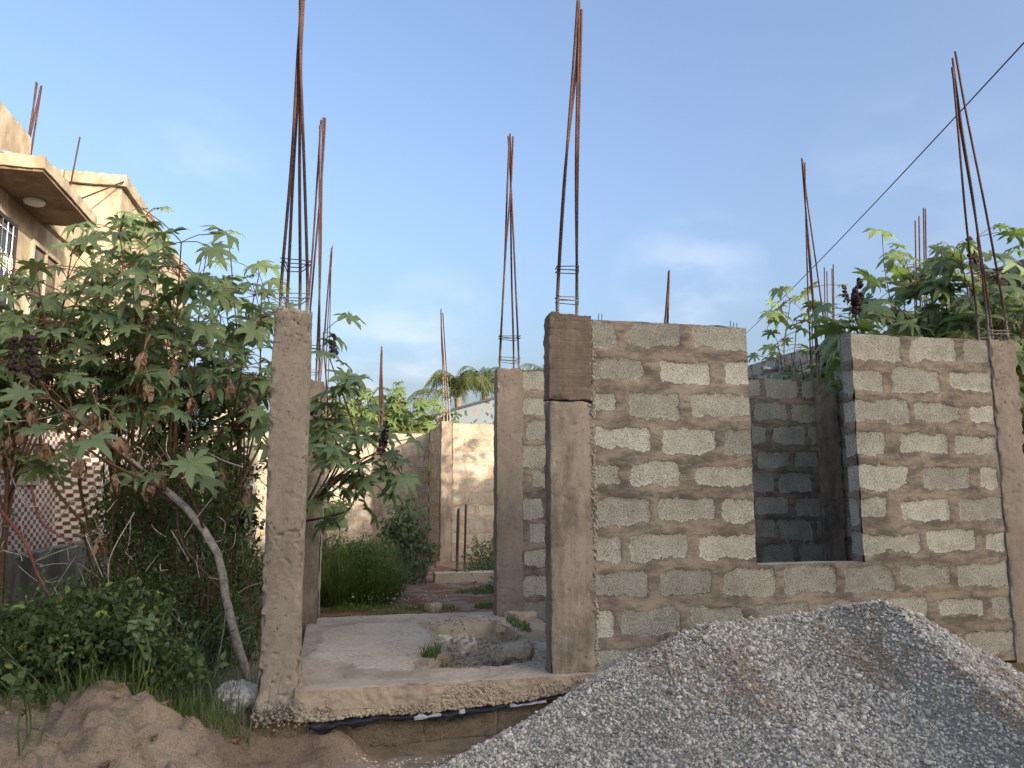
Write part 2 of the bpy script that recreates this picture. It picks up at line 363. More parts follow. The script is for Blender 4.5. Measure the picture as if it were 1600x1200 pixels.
def tile_mat():
    n = N('checker_mosaic'); s = n.n('SeparateXYZ'); n.l(n.tc, s.inputs[0])
    u = n.m2('MULTIPLY', n.m2('ADD', s.outputs[0], s.outputs[1]), 1 / .10); v = n.m2('MULTIPLY', s.outputs[2], 1 / .055)
    row = n.m2('FLOOR', v); u = n.m2('ADD', u, n.m2('MULTIPLY', row, .12))
    fu = n.m2('FRACT', u); fv = n.m2('FRACT', v)
    par = n.m2('MODULO', n.m2('ABSOLUTE', n.m2('ADD', n.m2('FLOOR', u), row)), 2.0)
    par = n.m2('GREATER_THAN', par, .5)
    wn = n.n('TexWhiteNoise', noise_dimensions='2D'); cb = n.n('CombineXYZ'); n.l(n.m2('FLOOR', u), cb.inputs[0]); n.l(row, cb.inputs[1]); n.l(cb.outputs[0], wn.inputs['Vector'])
    red = n.mix(wn.outputs['Value'], (.10, .028, .022), (.16, .10, .08))
    col = n.mix(par, (.60, .57, .53), red)
    g = n.m2('MINIMUM', n.m2('MINIMUM', fu, n.m2('SUBTRACT', 1, fu)), n.m2('MINIMUM', fv, n.m2('SUBTRACT', 1, fv)))
    gf = n.ramp(g, .03, .08); col = n.mix(gf, (.4, .37, .33), col)
    col = n.val(col, n.ramp(n.noise(2, 5), .3, .7, .75, 1.05))
    return n.done(col, n.bump(gf, .003, .8), .45)
M['tile'] = tile_mat()
def crazy_mat():
    n = N('crazy_paving'); v = n.n('TexVoronoi', feature='F1'); v.inputs['Scale'].default_value = 6.5; n.l(n.tc, v.inputs['Vector'])
    e = n.n('TexVoronoi', feature='DISTANCE_TO_EDGE'); e.inputs['Scale'].default_value = 6.5; n.l(n.tc, e.inputs['Vector'])
    s = n.n('SeparateColor'); n.l(v.outputs['Color'], s.inputs[0])
    c = n.mix(n.ramp(s.outputs[0], .45, .5), (.13, .17, .20), (.05, .045, .045)); c = n.mix(n.ramp(s.outputs[1], .8, .85), c, (.16, .15, .14))
    c = n.mix(n.ramp(e.outputs['Distance'], .09, .13), (.13, .175, .21), c)
    return n.done(c, None, .6)
M['crazy'] = crazy_mat()

# ------------------------------------------------------------------ ground and terrain
BX = np.array([-6, -2.2, -1.8, -1.45, -1.1, -.85, -.6, -.36, -.2, .1, .6, 12.])
BZ = np.array([.50, .50, .52, .53, .52, .47, .33, .05, -.03, 0, 0, 0])
def Gz(P):
    x, y = P[:, 0], P[:, 1]; Q = np.stack([x, y, x * 0], 1)
    inside = sst(y, 5.2, 5.32)
    z = np.where(x > -.42, .12 * inside - .05 * (1 - inside), 0)
    z = z + np.where(x > -.42, .17 * sst(y, 7.6, 8.1), 0)
    bx = np.interp(x, BX, BZ)
    crest = 4.55 + .18 * fbm(Q, 2.2, 3, 5)
    front = sst(y, crest - 1.15, crest)           # falls to the street
    back = .30 + (bx - .30) * (1 - sst(y, crest + .1, crest + 1.0))
    zb = np.where(y < crest, bx * front, back)
    wl = 1 - sst(x, -.45, -.15); wl2 = np.where(y < 5.15, 1 - sst(x, .05, .35), wl)
    z = z * (1 - wl2) + zb * wl2
    z = np.where(x > 5.6, .15 * inside, z)
    near = np.exp(-((x + 1) / 3) ** 2) * sst(y, 2.8, 3.6) * (1 - sst(y, 5.2, 6.2)) * wl2 * (1 - .85 * sst(x, -.55, -.25))
    rd = 1 - np.abs(fbm(Q, 3.4, 5, 21, .55))
    Qw = Q + .12 * np.stack([fbm(Q, 3, 3, 61), fbm(Q, 3, 3, 62), 0 * x], 1)
    clod = sst(fbm(Qw, 4.2, 3, 23, .5), -.05, .25)
    z = z + near * (.10 * (rd - .78) + .06 * (clod - .4) + .036 * fbm(Qw, 12, 4, 31, .5) + .012 * fbm(Q, 40, 2, 41))
    gull = np.clip(fbm(Q * [1, .55, 1], 2.6, 3, 77), 0, 1); z = z - near * .12 * gull
    z = z + .02 * fbm(Q, 5, 4, 3) * (1 - near) * np.clip(1.5 - np.hypot(x, y - 8) / 40, 0, 1)
    return z
def axis(segs):
    out = []
    for a, b, s in segs: out += list(np.arange(a, b, s))
    return np.array(out + [segs[-1][1]])
xs = axis([(-400, -60, 20), (-60, -8, 2), (-8, -2.6, .12), (-2.6, .7, .016), (.7, 7, .08), (7, 60, 2), (60, 400, 20)])
ys = axis([(-300, -20, 20), (-20, 2.8, .8), (2.8, 5.5, .016), (5.5, 17, .07), (17, 60, 2), (60, 600, 25)])
gx, gy = np.meshgrid(xs, ys, indexing='ij'); GP = np.stack([gx.ravel(), gy.ravel(), np.zeros(gx.size)], 1)
GP[:, 2] = Gz(GP); nx, ny = len(xs), len(ys)
i, j = np.meshgrid(np.arange(nx - 1), np.arange(ny - 1), indexing='ij'); a = (i * ny + j).ravel()
gm = MB(); red = (sst(GP[:, 1], 7.8, 8.5) * (GP[:, 0] > -.3)) * (fbm(GP * [1, 1, 0], .9, 3, 55) > -.25)
red = red * np.clip(1 - (GP[:, 1] - 16) / 10, 0, 1)
dk = sst(-GP[:, 0], .3, .9) * sst(GP[:, 1], 4.5, 5.0) * .9 + sst(-GP[:, 0], .7, 2.0) * .35 * (GP[:, 1] < 5)  # browner soil at left, with the bushes' shade put into its colour
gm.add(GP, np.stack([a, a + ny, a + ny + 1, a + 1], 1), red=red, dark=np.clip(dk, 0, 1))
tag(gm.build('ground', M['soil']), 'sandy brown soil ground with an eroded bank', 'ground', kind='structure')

# ------------------------------------------------------------------ block walls
def auto_rects(u0, u1, ztop, zbot, course=.25, bl=.455, seed=0, off0=None):
    rs = np.random.RandomState(seed); R = []; z = ztop; row = 0
    while z > zbot - .1:
        off = (row % 2) * .5 * bl + rs.uniform(-.06, .06) + (off0 or 0); u = u0 - bl + off
        while u < u1:
            a, b = u + rs.uniform(.018, .04), u + bl - rs.uniform(.018, .04)
            t = z - (rs.uniform(0, .004) if row == 0 else rs.uniform(.012, .035)); bt = z - course + rs.uniform(.025, .06)
            R.append((max(a, u0 - .01), min(b, u1 + .01), bt, t, rs.uniform(-.12, .14))); u += bl
        z -= course; row += 1
    return [r for r in R if r[1] - r[0] > .06]
def mask(u, v, P, rects, seed, amp=.016):
    best = np.full(len(u), -1.0); tone = np.zeros(len(u))
    nz_ = 1.5 * amp * fbm(P, 9, 4, seed, .6) + .7 * amp * fbm(P, 45, 2, seed + 3) + 1.5 * amp * (fbm(P, 3.2, 2, seed + 9))
    for (a, b, c, d, t) in rects:
        q = np.minimum(np.minimum(u - a, b - u), np.minimum((v - c) * .8, d - v))
        q = q - .012 * np.exp(-np.minimum(u - a, b - u).clip(0) / .03) * np.exp(-np.minimum(v - c, d - v).clip(0) / .03)
        w = q > best; best = np.where(w, q, best); tone = np.where(w, t, tone)
    return sst(best - nz_ * 1.2, -.009, .009), tone
def wall_mesh(name, faces, rects_by_axis, mat, parent, seed=0, rough=.004, relief=.008):
    """faces from grid(); u along x for Y-facing faces and along y for X-facing ones"""
    mb = MB()
    for P, F, Nn in faces:
        if abs(Nn[1]) > .5: b, t = mask(P[:, 0], P[:, 2], P, rects_by_axis['x'], seed)
        elif abs(Nn[0]) > .5: b, t = mask(P[:, 1], P[:, 2], P, rects_by_axis['y'], seed + 1)
        else: b = sst(fbm(P, 5, 4, seed), -.5, -.1) * .9; t = np.zeros(len(P))
        D = vec3noise(P, 3, 4, seed) * rough * 1.6 + vec3noise(P, 24, 3, seed + 7) * rough * .55
        P2 = P + D + Nn * ((1 - b) * relief * (1 + fbm(P, 8, 3, seed + 5)))[:, None]
        if abs(Nn[2]) > .5: P2[:, 2] += .006 * fbm(P, 7, 4, seed + 8)
        mb.add(P2, F, blk=b, tone=t)
    return mb.build(name, mat, parent)

Yf = 5.1
def prow(y0, y1, spans, Y=Yf):
    R = []
    for a, b in spans:
        p = PY(a, y0, Y); q = PY(b, y1, Y); pm = PY((a + b) / 2, y0, Y); qm = PY((a + b) / 2, y1, Y)
        R.append((PY(a, (y0 + y1) / 2, Y)[0], PY(b, (y0 + y1) / 2, Y)[0], qm[2], pm[2], random.uniform(-.10, .12)))
    return R
FR = []
# (course tops/bottoms as surveyed, level courses 0.25 m)
def course(k, spans):
    zt = 2.80 - .25 * k; R = []
    for a, b in spans:
        zc = zt - .11; yy = 600.0
        for _ in range(30):
            p = PY((a + b) / 2, yy, Yf); yy += (p[2] - zc) * 220
        R.append((PY(a, yy, Yf)[0], PY(b, yy, Yf)[0], zt - .25 + random.uniform(.05, .085), zt - (0. if k == 0 else random.uniform(.015, .035)), random.uniform(-.20, .20)))
    return R
FR += course(0, [(915, 962), (984, 1063), (1083, 1175), (1315, 1407), (1420, 1492), (1505, 1550)])
FR += course(1, [(915, 1002), (1030, 1107), (1133, 1180), (1315, 1377), (1395, 1468), (1483, 1550)])
FR += course(2, [(915, 963), (982, 1060), (1080, 1185), (1315, 1417), (1428, 1502), (1513, 1555)])
FR += course(3, [(915, 1013), (1035, 1118), (1131, 1185), (1320, 1380), (1405, 1480), (1492, 1555)])
FR += course(4, [(915, 968), (985, 1060), (1087, 1190), (1325, 1420), (1440, 1515), (1530, 1560)])
FR += course(5, [(915, 1016), (1027, 1115), (1129, 1190), (1330, 1385), (1407, 1482), (1497, 1575)])
FR += course(6, [(915, 970), (985, 1075), (1090, 1195), (1335, 1438), (1448, 1523), (1538, 1580)])
FR += course(7, [(915, 1012), (1030, 1110), (1130, 1209), (1227, 1304), (1320, 1395), (1407, 1485), (1495, 1580)])
FR += course(8, [(915, 957), (972, 1062), (1080, 1160), (1182, 1262), (1278, 1355), (1378, 1447), (1465, 1537), (1550, 1590)])
FR += course(9, [(915, 1012), (1030, 1110), (1130, 1209), (1230, 1300), (1320, 1400), (1420, 1495), (1510, 1595)])
TH = .13
XW0, XO0, XO1, XW1 = 1.775, 3.0, 3.895, 5.17
keep = lambda c: ~((c[:, 0] > XO0) & (c[:, 0] < XO1) & (c[:, 2] > 1.06))
def near_seg(P):   # snap the grid to the opening
    return P
wr = .0125
faces = []
for (xa, xb, za, zb) in ((XW0, XO0, .30, 2.80), (XO0, XO1, .30, 1.06), (XO1, XW1, .30, 2.80)):
    faces.append(grid((xa, Yf, za), (xb - xa, 0, 0), (0, 0, zb - za), wr))
    faces.append(grid((xb, Yf + TH, za), (xa - xb, 0, 0), (0, 0, zb - za), .03))
    faces.append(grid((xa, Yf, zb), (xb - xa, 0, 0), (0, TH, 0), wr))
faces.append(grid((XO0, Yf, 1.06), (0, TH, 0), (0, 0, 1.74), wr)); faces.append(grid((XO1, Yf + TH, 1.06), (0, -TH, 0), (0, 0, 1.74), wr))
yr = auto_rects(Yf - .3, Yf + .6, 2.8, .3, bl=.47, seed=5)
t = empty('block_wall', (XW0, Yf, .3), 'front wall of pale blocks and brown mortar with an open window gap, behind the gravel heap', 'wall', 'unfinished block walls')
wall_mesh('blockwork', faces, {'x': FR, 'y': yr}, M['block'], t, 3)
# a few mortar lumps / holes, tie wire stubs on top
mb = MB()
for px in (935, 940, 1141, 1146, 1151):
    p = PY(px, 500 if px < 1000 else 512, Yf + .05); mb.add(*tube([[p[0], p[1], 2.78], [p[0] + .004, p[1], 2.84 + random.uniform(0, .02)]], .003, 5))
mb.build('wire_stub', M['tie'], t)

def plain_wall(label, x0, x1, y0, y1, z0, z1, mat, seed, res=.02, faces='FBLRT', group='unfinished block walls', name='block_wall', bl=.455):
    t = empty(name, (x0, y0, z0), label, 'wall', group)
    wall_mesh('blockwork', box_faces(x0, x1, y0, y1, z0, z1, res, faces), {'x': auto_rects(x0, x1, z1, z0, seed=seed, bl=bl), 'y': auto_rects(y0, y1, z1, z0, seed=seed + 50, bl=bl)}, mat, t, seed)
    return t
plain_wall('second row block wall seen through the window gap of the front wall', 1.85, 5.16, 7.42, 7.62, .25, 2.79, M['block'], 21)
plain_wall('side wall of the room behind the window gap, in deep shade', 5.44, 5.64, 5.32, 7.66, .25, 2.82, M['block'], 22)
plain_wall('wall seen edge on behind the front left column', -.30, -.08, 7.68, 11.6, .2, 2.6, M['block_far'], 23, .03)
plain_wall('sunlit block wall right of the dark pier, with three short rods in front', 2.2, 5.4, 14.2, 14.4, .1, 2.82, M['block_far'], 24, .03)
plain_wall('cross wall joining the dark pier to the back wall', 1.99, 2.19, 14.47, 15.95, .1, 2.8, M['block_far'], 25, .04)
plain_wall('long rear block wall below the far shrubs, upper part in warm sun', -4.2, 1.97, 16.0, 16.2, .0, 2.75, M['block_far'], 26, .03)
plain_wall('grey shaded wall end behind the tall castor bushes', -1.72, -1.28, 11.8, 14.5, .1, 2.78, M['block'], 27, .04)
plain_wall('far side wall of plain grey blocks beyond the right castor bush', 8.0, 8.2, 10.8, 15.5, .0, 4.03, M['block'], 28, .05, group=None, name='boundary_wall')
plain_wall('tall shaded grey wall at the right edge behind the castor leaves', 8.0, 8.25, 5.5, 8.1, .0, 4.33, M['block'], 29, .05, group=None, name='boundary_wall')

# ------------------------------------------------------------------ concrete columns with starter bars
def concrete_box(name, b, mat, parent, seed, res=.012, amp=.005, chip=.02, foot=0., faces='FBLRTD', cem=None, lumps=0.):
    mb = MB()
    for P, F, Nn in box_faces(*b, res, faces):
        P2 = erode(P, b, chip, seed, w=.022)
        P2 = P2 + vec3noise(P, 2.2, 3, seed + 1) * amp * 1.3 + Nn * ((fbm(P, 30, 4, seed + 2, .65) * .8 + .35 * fbm(P, 8, 2, seed + 12)) * amp)[:, None]
        pit = np.clip(fbm(P, 42, 2, seed + 4) - .22, 0, 1) * sst(fbm(P, 4, 3, seed + 14), -.2, .3); P2 = P2 - Nn * (pit * amp * 6)[:, None]
        if lumps:
            lo = np.exp(-(P[:, 2] - b[4]) / .28); P2 = P2 + Nn * (lo * lumps * (fbm(P, 6, 4, seed + 6) + .3))[:, None]
        if foot:
            cx, cy = (b[0] + b[1]) / 2, (b[2] + b[3]) / 2; k = foot * np.exp(-(P[:, 2] - b[4]) / .14)
            P2[:, 0] += (P[:, 0] - cx) * k; P2[:, 1] += (P[:, 1] - cy) * k * .6
        if abs(Nn[2]) > .5 or True:
            top = sst(P[:, 2], b[5] - .03, b[5]); P2[:, 2] += top * (.014 * fbm(P * [1, 1, 0], 13, 3, seed + 9))
        mb.add(P2, F, cem=0. if cem is None else cem(P))
    return mb.build(name, mat, parent)
def rebars(parent, feet, tip, r=.007, z0=2.74, spread=.02, cemh=.3, seed=0, stir=(.13, .36), extra=0, srad=.0035):
    """feet: list of (x,y); tip: point the bars are gathered to"""
    rs = np.random.RandomState(seed); tip = np.array(tip)
    cen = np.mean(feet, 0)
    for k, (x, y) in enumerate(feet):
        e = tip + np.array([rs.uniform(-spread, spread), rs.uniform(-spread, spread), rs.uniform(-.14, .05) if k else 0])
        a = np.array([x, y, z0]); h = e[2] - z0
        d = (e - a); pts = [a, a + [0, 0, .12 * h] + [d[0] * .06, d[1] * .06, 0], a + d * [.42, .42, .45] + rs.uniform(-.012, .012, 3), a + d * [.80, .80, .78] + rs.uniform(-.008, .008, 3), e]
        C = curve(pts, 24); mb = MB(); V, F = tube(C, r, 8)
        mb.add(V, F, cem=np.clip(1 - (V[:, 2] - z0) / cemh, 0, 1)); mb.build('rebar', M['rust'], parent)
    F4 = np.array(feet)
    for s in stir:
        fr = s / (tip[2] - z0)
        q = cen + (F4 - cen) * (1 + .16) + (tip[:2] - cen) * fr * .25
        c = q.mean(0); o = sorted(range(len(q)), key=lambda i_: math.atan2(q[i_][1] - c[1], q[i_][0] - c[0]))
        P = [[q[i_][0], q[i_][1], z0 + s + rs.uniform(-.008, .008)] for i_ in o]; P.append([P[0][0] + .02, P[0][1] - .004, P[0][2] + .01])
        mb = MB()
        for kk in range(2):
            Q = [np.array(p) + [0, 0, kk * .028 + rs.uniform(-.004, .004)] for p in P]
            V, F = tube(np.concatenate([np.linspace(Q[i_], Q[i_ + 1], 5)[:-1] for i_ in range(len(Q) - 1)] + [[Q[-1]]]), srad, 6)
            mb.add(V, F, cem=np.clip(1 - s / .3, 0, 1))
        mb.build('stirrup', M['rust'], parent)
def sqfeet(x0, x1, y0, y1, ins=.05): return [(x0 + ins, y0 + ins), (x1 - ins, y0 + ins), (x1 - ins, y1 - ins), (x0 + ins, y1 - ins)]
G = 'concrete columns with rusty bars'
def column(label, b, mat, tip, seed, res=.012, **k):
    t = empty('concrete_column', (b[0], b[2], b[4]), label, 'column', G)
    rk = {a: k.pop(a) for a in list(k) if a in ('r', 'spread', 'cemh', 'stir', 'extra', 'srad', 'ins', 'skew')}
    ins = rk.pop('ins', .05); skew = rk.pop('skew', .03)
    concrete_box('shaft', b, mat, t, seed, res, **k)
    ft = sqfeet(b[0], b[1], b[2], b[3], ins); ft = ft[:2] + [(ft[2][0] - skew, ft[2][1]), (ft[3][0] + skew * .6, ft[3][1])]
    if tip is not None: rebars(t, ft, tip, z0=b[5] - .05, seed=seed, **rk)
    return t
cemtop = lambda P: np.clip(fbm(P, 5, 3, 8) * 1.2 - .2, 0, 1) * .5
A1 = (-.39, -.15, 5.1, 5.32, .16, 2.77)
column('tall rough concrete column at the left of the entrance, nearest to the bushes', A1, M['conc'], PY(479, -45, 5.25), 31, .009, amp=.006, chip=.035, foot=.38, lumps=.03, cem=lambda P: np.exp(-np.abs(P[:, 2] - .28) / .10) * .8 + np.clip((P[:, 2] - 2.74) * 30, 0, 1) * .6, spread=.045, r=.0105, ins=.034, skew=.055)
Mc = (1.462, 1.772, 5.085, 5.235, .39, 2.83)
t = empty('concrete_column', (Mc[0], Mc[2], Mc[4]), 'concrete column at the left end of the front wall with a dark trowelled upper half', 'column', G)
concrete_box('shaft', (Mc[0], Mc[1], Mc[2], Mc[3], .37, 2.21), M['conc_mid'], t, 33, .010, amp=.005, chip=.018, lumps=.03)
concrete_box('trowelled_top', (Mc[0] - .004, Mc[1] + .004, Mc[2] - .006, Mc[3] + .004, 2.217, 2.83), M['conc_dark'], t, 34, .010, amp=.003, chip=.02)
# crumbled mortar seam along the wall
mb = MB()
for k in range(800):
    z = random.uniform(.42, 2.78); p = np.array([Mc[1] + random.gauss(.004, .009), Mc[2] + random.uniform(.0, .012), z]); s = random.uniform(.003, .014)
    o_ = np.array([[1, 0, 0], [-1, 0, 0], [0, 1, 0], [0, -1, 0], [0, 0, 1], [0, 0, -1]], float) * s * np.array([random.uniform(.6, 1.2), 1, random.uniform(.7, 2)])
    mb.add(p + o_, [(0, 2, 4), (2, 1, 4), (1, 3, 4), (3, 0, 4), (2, 0, 5), (1, 2, 5), (3, 1, 5), (0, 3, 5)], cem=.5)
mb.build('mortar_seam', M['conc'], t)
rebars(t, [(1.535, 5.125), (1.68, 5.125), (1.70, 5.20), (1.55, 5.20)], PY(903, -6, 5.22), r=.0105, z0=2.80, seed=35, spread=.035)
column('concrete column at the far right end of the front wall', (5.172, 5.43, 5.08, 5.27, .1, 2.81), M['conc'], PY(1487, 90, 5.2), 36, .012, amp=.006, chip=.03, spread=.035, ins=.035, r=.009, cemh=.35, stir=(.10, .62))
column('second row column left of the shaded wall, behind the porch slab', (1.585, 1.85, 7.4, 7.57, .28, 2.80), M['conc'], PY(797, 213, 7.5), 37, .014, chip=.015, r=.010, spread=.035, ins=.035)
column('slim column edge just behind the front left column', (-.34, -.085, 7.4, 7.66, .2, 2.62), M['conc_mid'], PY(503, 186, 7.5), 38, .02, r=.0095, spread=.035)
column('dark corner column inside the room behind the window gap', (5.16, 5.42, 7.36, 7.6, .25, 2.81), M['conc_mid'], PY(1255, 250, 7.5), 39, .014, lumps=.02, r=.0085, spread=.03)
column('far column edge between the entrance and the rear wall, thin bars above', (-.28, -.03, 11.62, 11.86, .2, 2.75), M['conc_mid'], PY(518, 388, 11.7), 40, .025, stir=())
column('dark pier standing in front of the rear wall with four thin bars', (1.98, 2.195, 14.18, 14.42, .1, 2.86), M['conc_mid'], PY(690, 483, 14.3), 41, .025, cemh=1.3, r=.011, stir=(.2, .5, .9), spread=.03, srad=.005)
column('rear wall column below a single bundle of bars among far shrubs', (.86, 1.08, 15.97, 16.18, .1, 2.765), M['conc_mid'], PY(597, 541, 16.1), 42, .03, r=.014, stir=(), ins=.07)
column('hidden column whose rod bundle rises above the front wall top', (5.15, 5.4, 11.6, 11.85, .1, 2.8), M['conc_mid'], PY(1046, 424, 11.7), 43, .04, r=.013, stir=(), ins=.06)
# three short starter bars inside
t = empty('column_starter', PZ(720, 905, .32), 'three short rusty starter rods standing in the weeds inside', 'steel rods')
c0 = np.array(t.location)
for dx, dy, h in ((-.06, 0, .98), (-.03, .12, 1.0), (.06, .02, 1.06)):
    mb = MB(); V, F = tube([c0 + [dx, dy, -.05], c0 + [dx, dy, .4], c0 + [dx + .01, dy, h]], .016, 8); mb.add(V, F, cem=np.clip(1 - (V[:, 2] - c0[2]) / .25, 0, 1)); mb.build('rebar', M['rust'], t)
# concrete kerb strip lying inside
mb = MB()
p0, p1 = PZ(680, 903, .36), PZ(745, 900, .36)
for P, F, Nn in box_faces(p0[0], p1[0] + .3, p0[1], p0[1] + .25, .25, .42, .04): mb.add(P + vec3noise(P, 6, 3, 3) * .01, F, cem=.9 if Nn[2] > .5 else .3)
tag(mb.build('concrete_kerb', M['slab'], origin=(float(p0[0]), float(p0[1]), .25)), 'low pale concrete strip on the ground at the foot of the sunlit wall', 'kerb')

def ico():
    p = (1 + 5 ** .5) / 2; V = np.array([(-1, p, 0), (1, p, 0), (-1, -p, 0), (1, -p, 0), (0, -1, p), (0, 1, p), (0, -1, -p), (0, 1, -p), (p, 0, -1), (p, 0, 1), (-p, 0, -1), (-p, 0, 1)], float)
    F = np.array([(0, 11, 5), (0, 5, 1), (0, 1, 7), (0, 7, 10), (0, 10, 11), (1, 5, 9), (5, 11, 4), (11, 10, 2), (10, 7, 6), (7, 1, 8), (3, 9, 4), (3, 4, 2), (3, 2, 6), (3, 6, 8), (3, 8, 9), (4, 9, 5), (2, 4, 11), (6, 2, 10), (8, 6, 7), (9, 8, 1)])
    return V / np.linalg.norm(V[0]), F
IV, IF = ico()
def rotmats(n, rng=RNG):
    q = rng.normal(size=(n, 4)); q /= np.linalg.norm(q, axis=1)[:, None]; w, x, y, z = q.T
    return np.stack([np.stack([1 - 2 * (y * y + z * z), 2 * (x * y - w * z), 2 * (x * z + w * y)], 1), np.stack([2 * (x * y + w * z), 1 - 2 * (x * x + z * z), 2 * (y * z - w * x)], 1), np.stack([2 * (x * z - w * y), 2 * (y * z + w * x), 1 - 2 * (x * x + y * y)], 1)], 1)
def stones(mb, C, S, tone, dust=0.):
    n = len(C); V = IV[None] * (1 + RNG.uniform(-.28, .28, (n, 12, 1))) * RNG.uniform(.55, 1.15, (n, 1, 3))
    V = np.einsum('nij,nkj->nki', rotmats(n), V) * S[:, None, None]; V = V * [1, 1, .9] + C[:, None, :]
    F = (IF[None] + (np.arange(n) * 12)[:, None, None]).reshape(-1, 3)
    mb.add(V.reshape(-1, 3), F, tone=np.repeat(tone, 12), dust=np.repeat(dust if not np.isscalar(dust) else np.full(n, dust), 12))
# ------------------------------------------------------------------ porch slab
ZS = .392
pit_poly = np.array([PZ(a, b, ZS)[:2] for a, b in ((672, 980), (770, 968), (800, 985), (835, 1005), (845, 1030), (780, 1040), (660, 1045), (700, 1015))])
patch_poly = np.array([PZ(a, b, ZS)[:2] for a, b in ((505, 985), (560, 975), (650, 976), (672, 990), (668, 1020), (640, 1050), (560, 1045), (480, 1030))])
def pdist(x, y, poly):
    d = np.full(len(x), 1e9); ins = np.zeros(len(x), bool)
    for k in range(len(poly)):
        a, b = poly[k], poly[(k + 1) % len(poly)]; e = b - a
        t_ = np.clip(((x - a[0]) * e[0] + (y - a[1]) * e[1]) / (e @ e), 0, 1)
        d = np.minimum(d, np.hypot(x - a[0] - t_ * e[0], y - a[1] - t_ * e[1]))
        c = ((a[1] > y) != (b[1] > y)) & (x < (b[0] - a[0]) * (y - a[1]) / (b[1] - a[1] + 1e-12) + a[0]); ins ^= c
    return np.where(ins, d, -d)
t = empty('porch_slab', (-.4, 5.05, .2), 'cracked concrete porch slab between the two front columns with a rubble filled hole', 'slab')
mb = MB(); sx0, sx1, sy0, sy1 = -.17, 1.95, 5.03, 7.95
P, F, Nn = grid((sx0, sy0, ZS), (sx1 - sx0, 0, 0), (0, sy1 - sy0, 0), .0125)
dp = pdist(P[:, 0], P[:, 1], pit_poly) + .03 * fbm(P, 9, 3, 61); dq = pdist(P[:, 0], P[:, 1], patch_poly) + .09 * fbm(P, 4.5, 5, 62, .65)
hole = sst(dp, -.01, .05)
P2 = P.copy(); P2[:, 2] += -.15 * hole + .03 * hole * fbm(P, 16, 4, 63) + .014 * sst(dq, -.02, .03) + .006 * fbm(P, 4, 4, 64) + .005 * fbm(P, 26, 4, 65, .65) * (1 - sst(dq, -.02, .03) * .6)
rubble = sst(P[:, 0], .8, 1.0) * sst(dp, -.32, -.02) * (1 - hole); P2[:, 2] += rubble * .02 * fbm(P, 32, 3, 66)
P2[:, 2] -= .03 * np.exp(-((P[:, 1] - sy0) / .022)) * np.clip(fbm(P, 11, 4, 67, .65) + .35, 0, 2)
wrp = .06 * fbm(P * [1, 0, 0], 2.2, 3, 68) * sst(P[:, 1], 6.9, 7.9); P2[:, 1] += wrp
P2[:, 2] -= .12 * sst(P[:, 1], 7.75, 7.95)
cem = np.clip(.6 * sst(dq, -.03, .06) + .25 * (1 - hole) * (fbm(P, 2, 3, 69) > .1) - .6 * hole, 0, 1)
mb.add(P2, F, cem=cem)
P, F, Nn = grid((sx0, sy0, .215), (1.98 - sx0, 0, 0), (0, 0, ZS - .215), .009)
low = .215 + .035 * fbm(P * [1, 0, 0], 1.6, 3, 71) + .045 * sst(P[:, 0], .6, 1.7)
v = (P[:, 2] - .215) / (ZS - .215); P2 = P.copy(); P2[:, 2] = low + (ZS - .004 - low) * v
hc = np.clip(fbm(P * [1, 1, 1.3], 11, 2, 72) + .25 - v * .9, 0, 1)
P2[:, 1] += .028 * hc * np.abs(fbm(P, 42, 3, 73)) * 2 + .016 * fbm(P, 5, 5, 74, .65) + .008 * fbm(P, 36, 3, 79) + .018 * (1 - v) * fbm(P * [1, 0, 0], 3, 3, 75)
P2[:, 2] -= .02 * (v > .98) * (fbm(P, 9, 3, 67) + .6) * 0
mb.add(P2, F, cem=0.)
P, F, Nn = grid((sx0, sy0 + .3, .225), (1.98 - sx0, 0, 0), (0, -.3, 0), .03); mb.add(P + [0, 0, .04], F, cem=0.)
n_ = 5200; C = np.stack([RNG.uniform(-.1, 1.9, n_), np.full(n_, 5.028), RNG.uniform(.20, .36, n_)], 1)
lo_ = .215 + .035 * fbm(C * [1, 0, 0], 1.6, 3, 71) + .045 * sst(C[:, 0], .6, 1.7); vv = (C[:, 2] - lo_) / (ZS - lo_)
C = C[(fbm(C, 3.2, 3, 78) + .55 - vv * .9 > 0) & (vv > .02)]; stones(mb, C, RNG.uniform(.006, .017, len(C)), np.full(len(C), .5))
mb.build('slab', M['slab_edge'] if 'slab_edge' in M else M['slab'], t)
# splashed mortar crumbs at the foot of the left column
n_ = 420; C = np.stack([RNG.uniform(-.42, .06, n_), 5.052 - RNG.uniform(0, .02, n_), .25 + RNG.normal(0, .035, n_)], 1)
mb = MB(); stones(mb, C, RNG.uniform(.005, .017, n_), np.full(n_, .5)); mb.a['cem'] = [np.full(mb.n, .15)]; mb.build('mortar_splash', M['conc'], t)
# foundation blockwork below
t = empty('foundation_wall', (-.35, 5.08, -.1), 'stained foundation blocks under the front edge of the porch slab', 'foundation')
mb = MB(); fr = []
for k, u in enumerate(np.arange(-.30, 5.6, .46)): fr.append((u + .015, u + .445, .03, .30, random.uniform(-.1, .1)))
for P, F, Nn in [grid((-.415, 5.062, -.12), (2.3, 0, 0), (0, 0, .36), .012), grid((1.885, 5.085, -.12), (3.56, 0, 0), (0, 0, .40), .014), grid((1.9, 5.07, .28), (3.55, 0, 0), (0, .3, 0), .03), grid((-.415, 5.3, -.12), (0, -.238, 0), (0, 0, .4), .03), grid((1.95, 5.07, .2), (3.5, 0, 0), (0, 0, .08), .03)]:
    b_, tn_ = mask(P[:, 0], P[:, 2], P, fr, 91, .01)
    P2 = P + Nn * (.006 * fbm(P, 12, 4, 92) + (1 - b_) * -.006)[:, None]; mb.add(P2, F, blk=b_, tone=tn_)
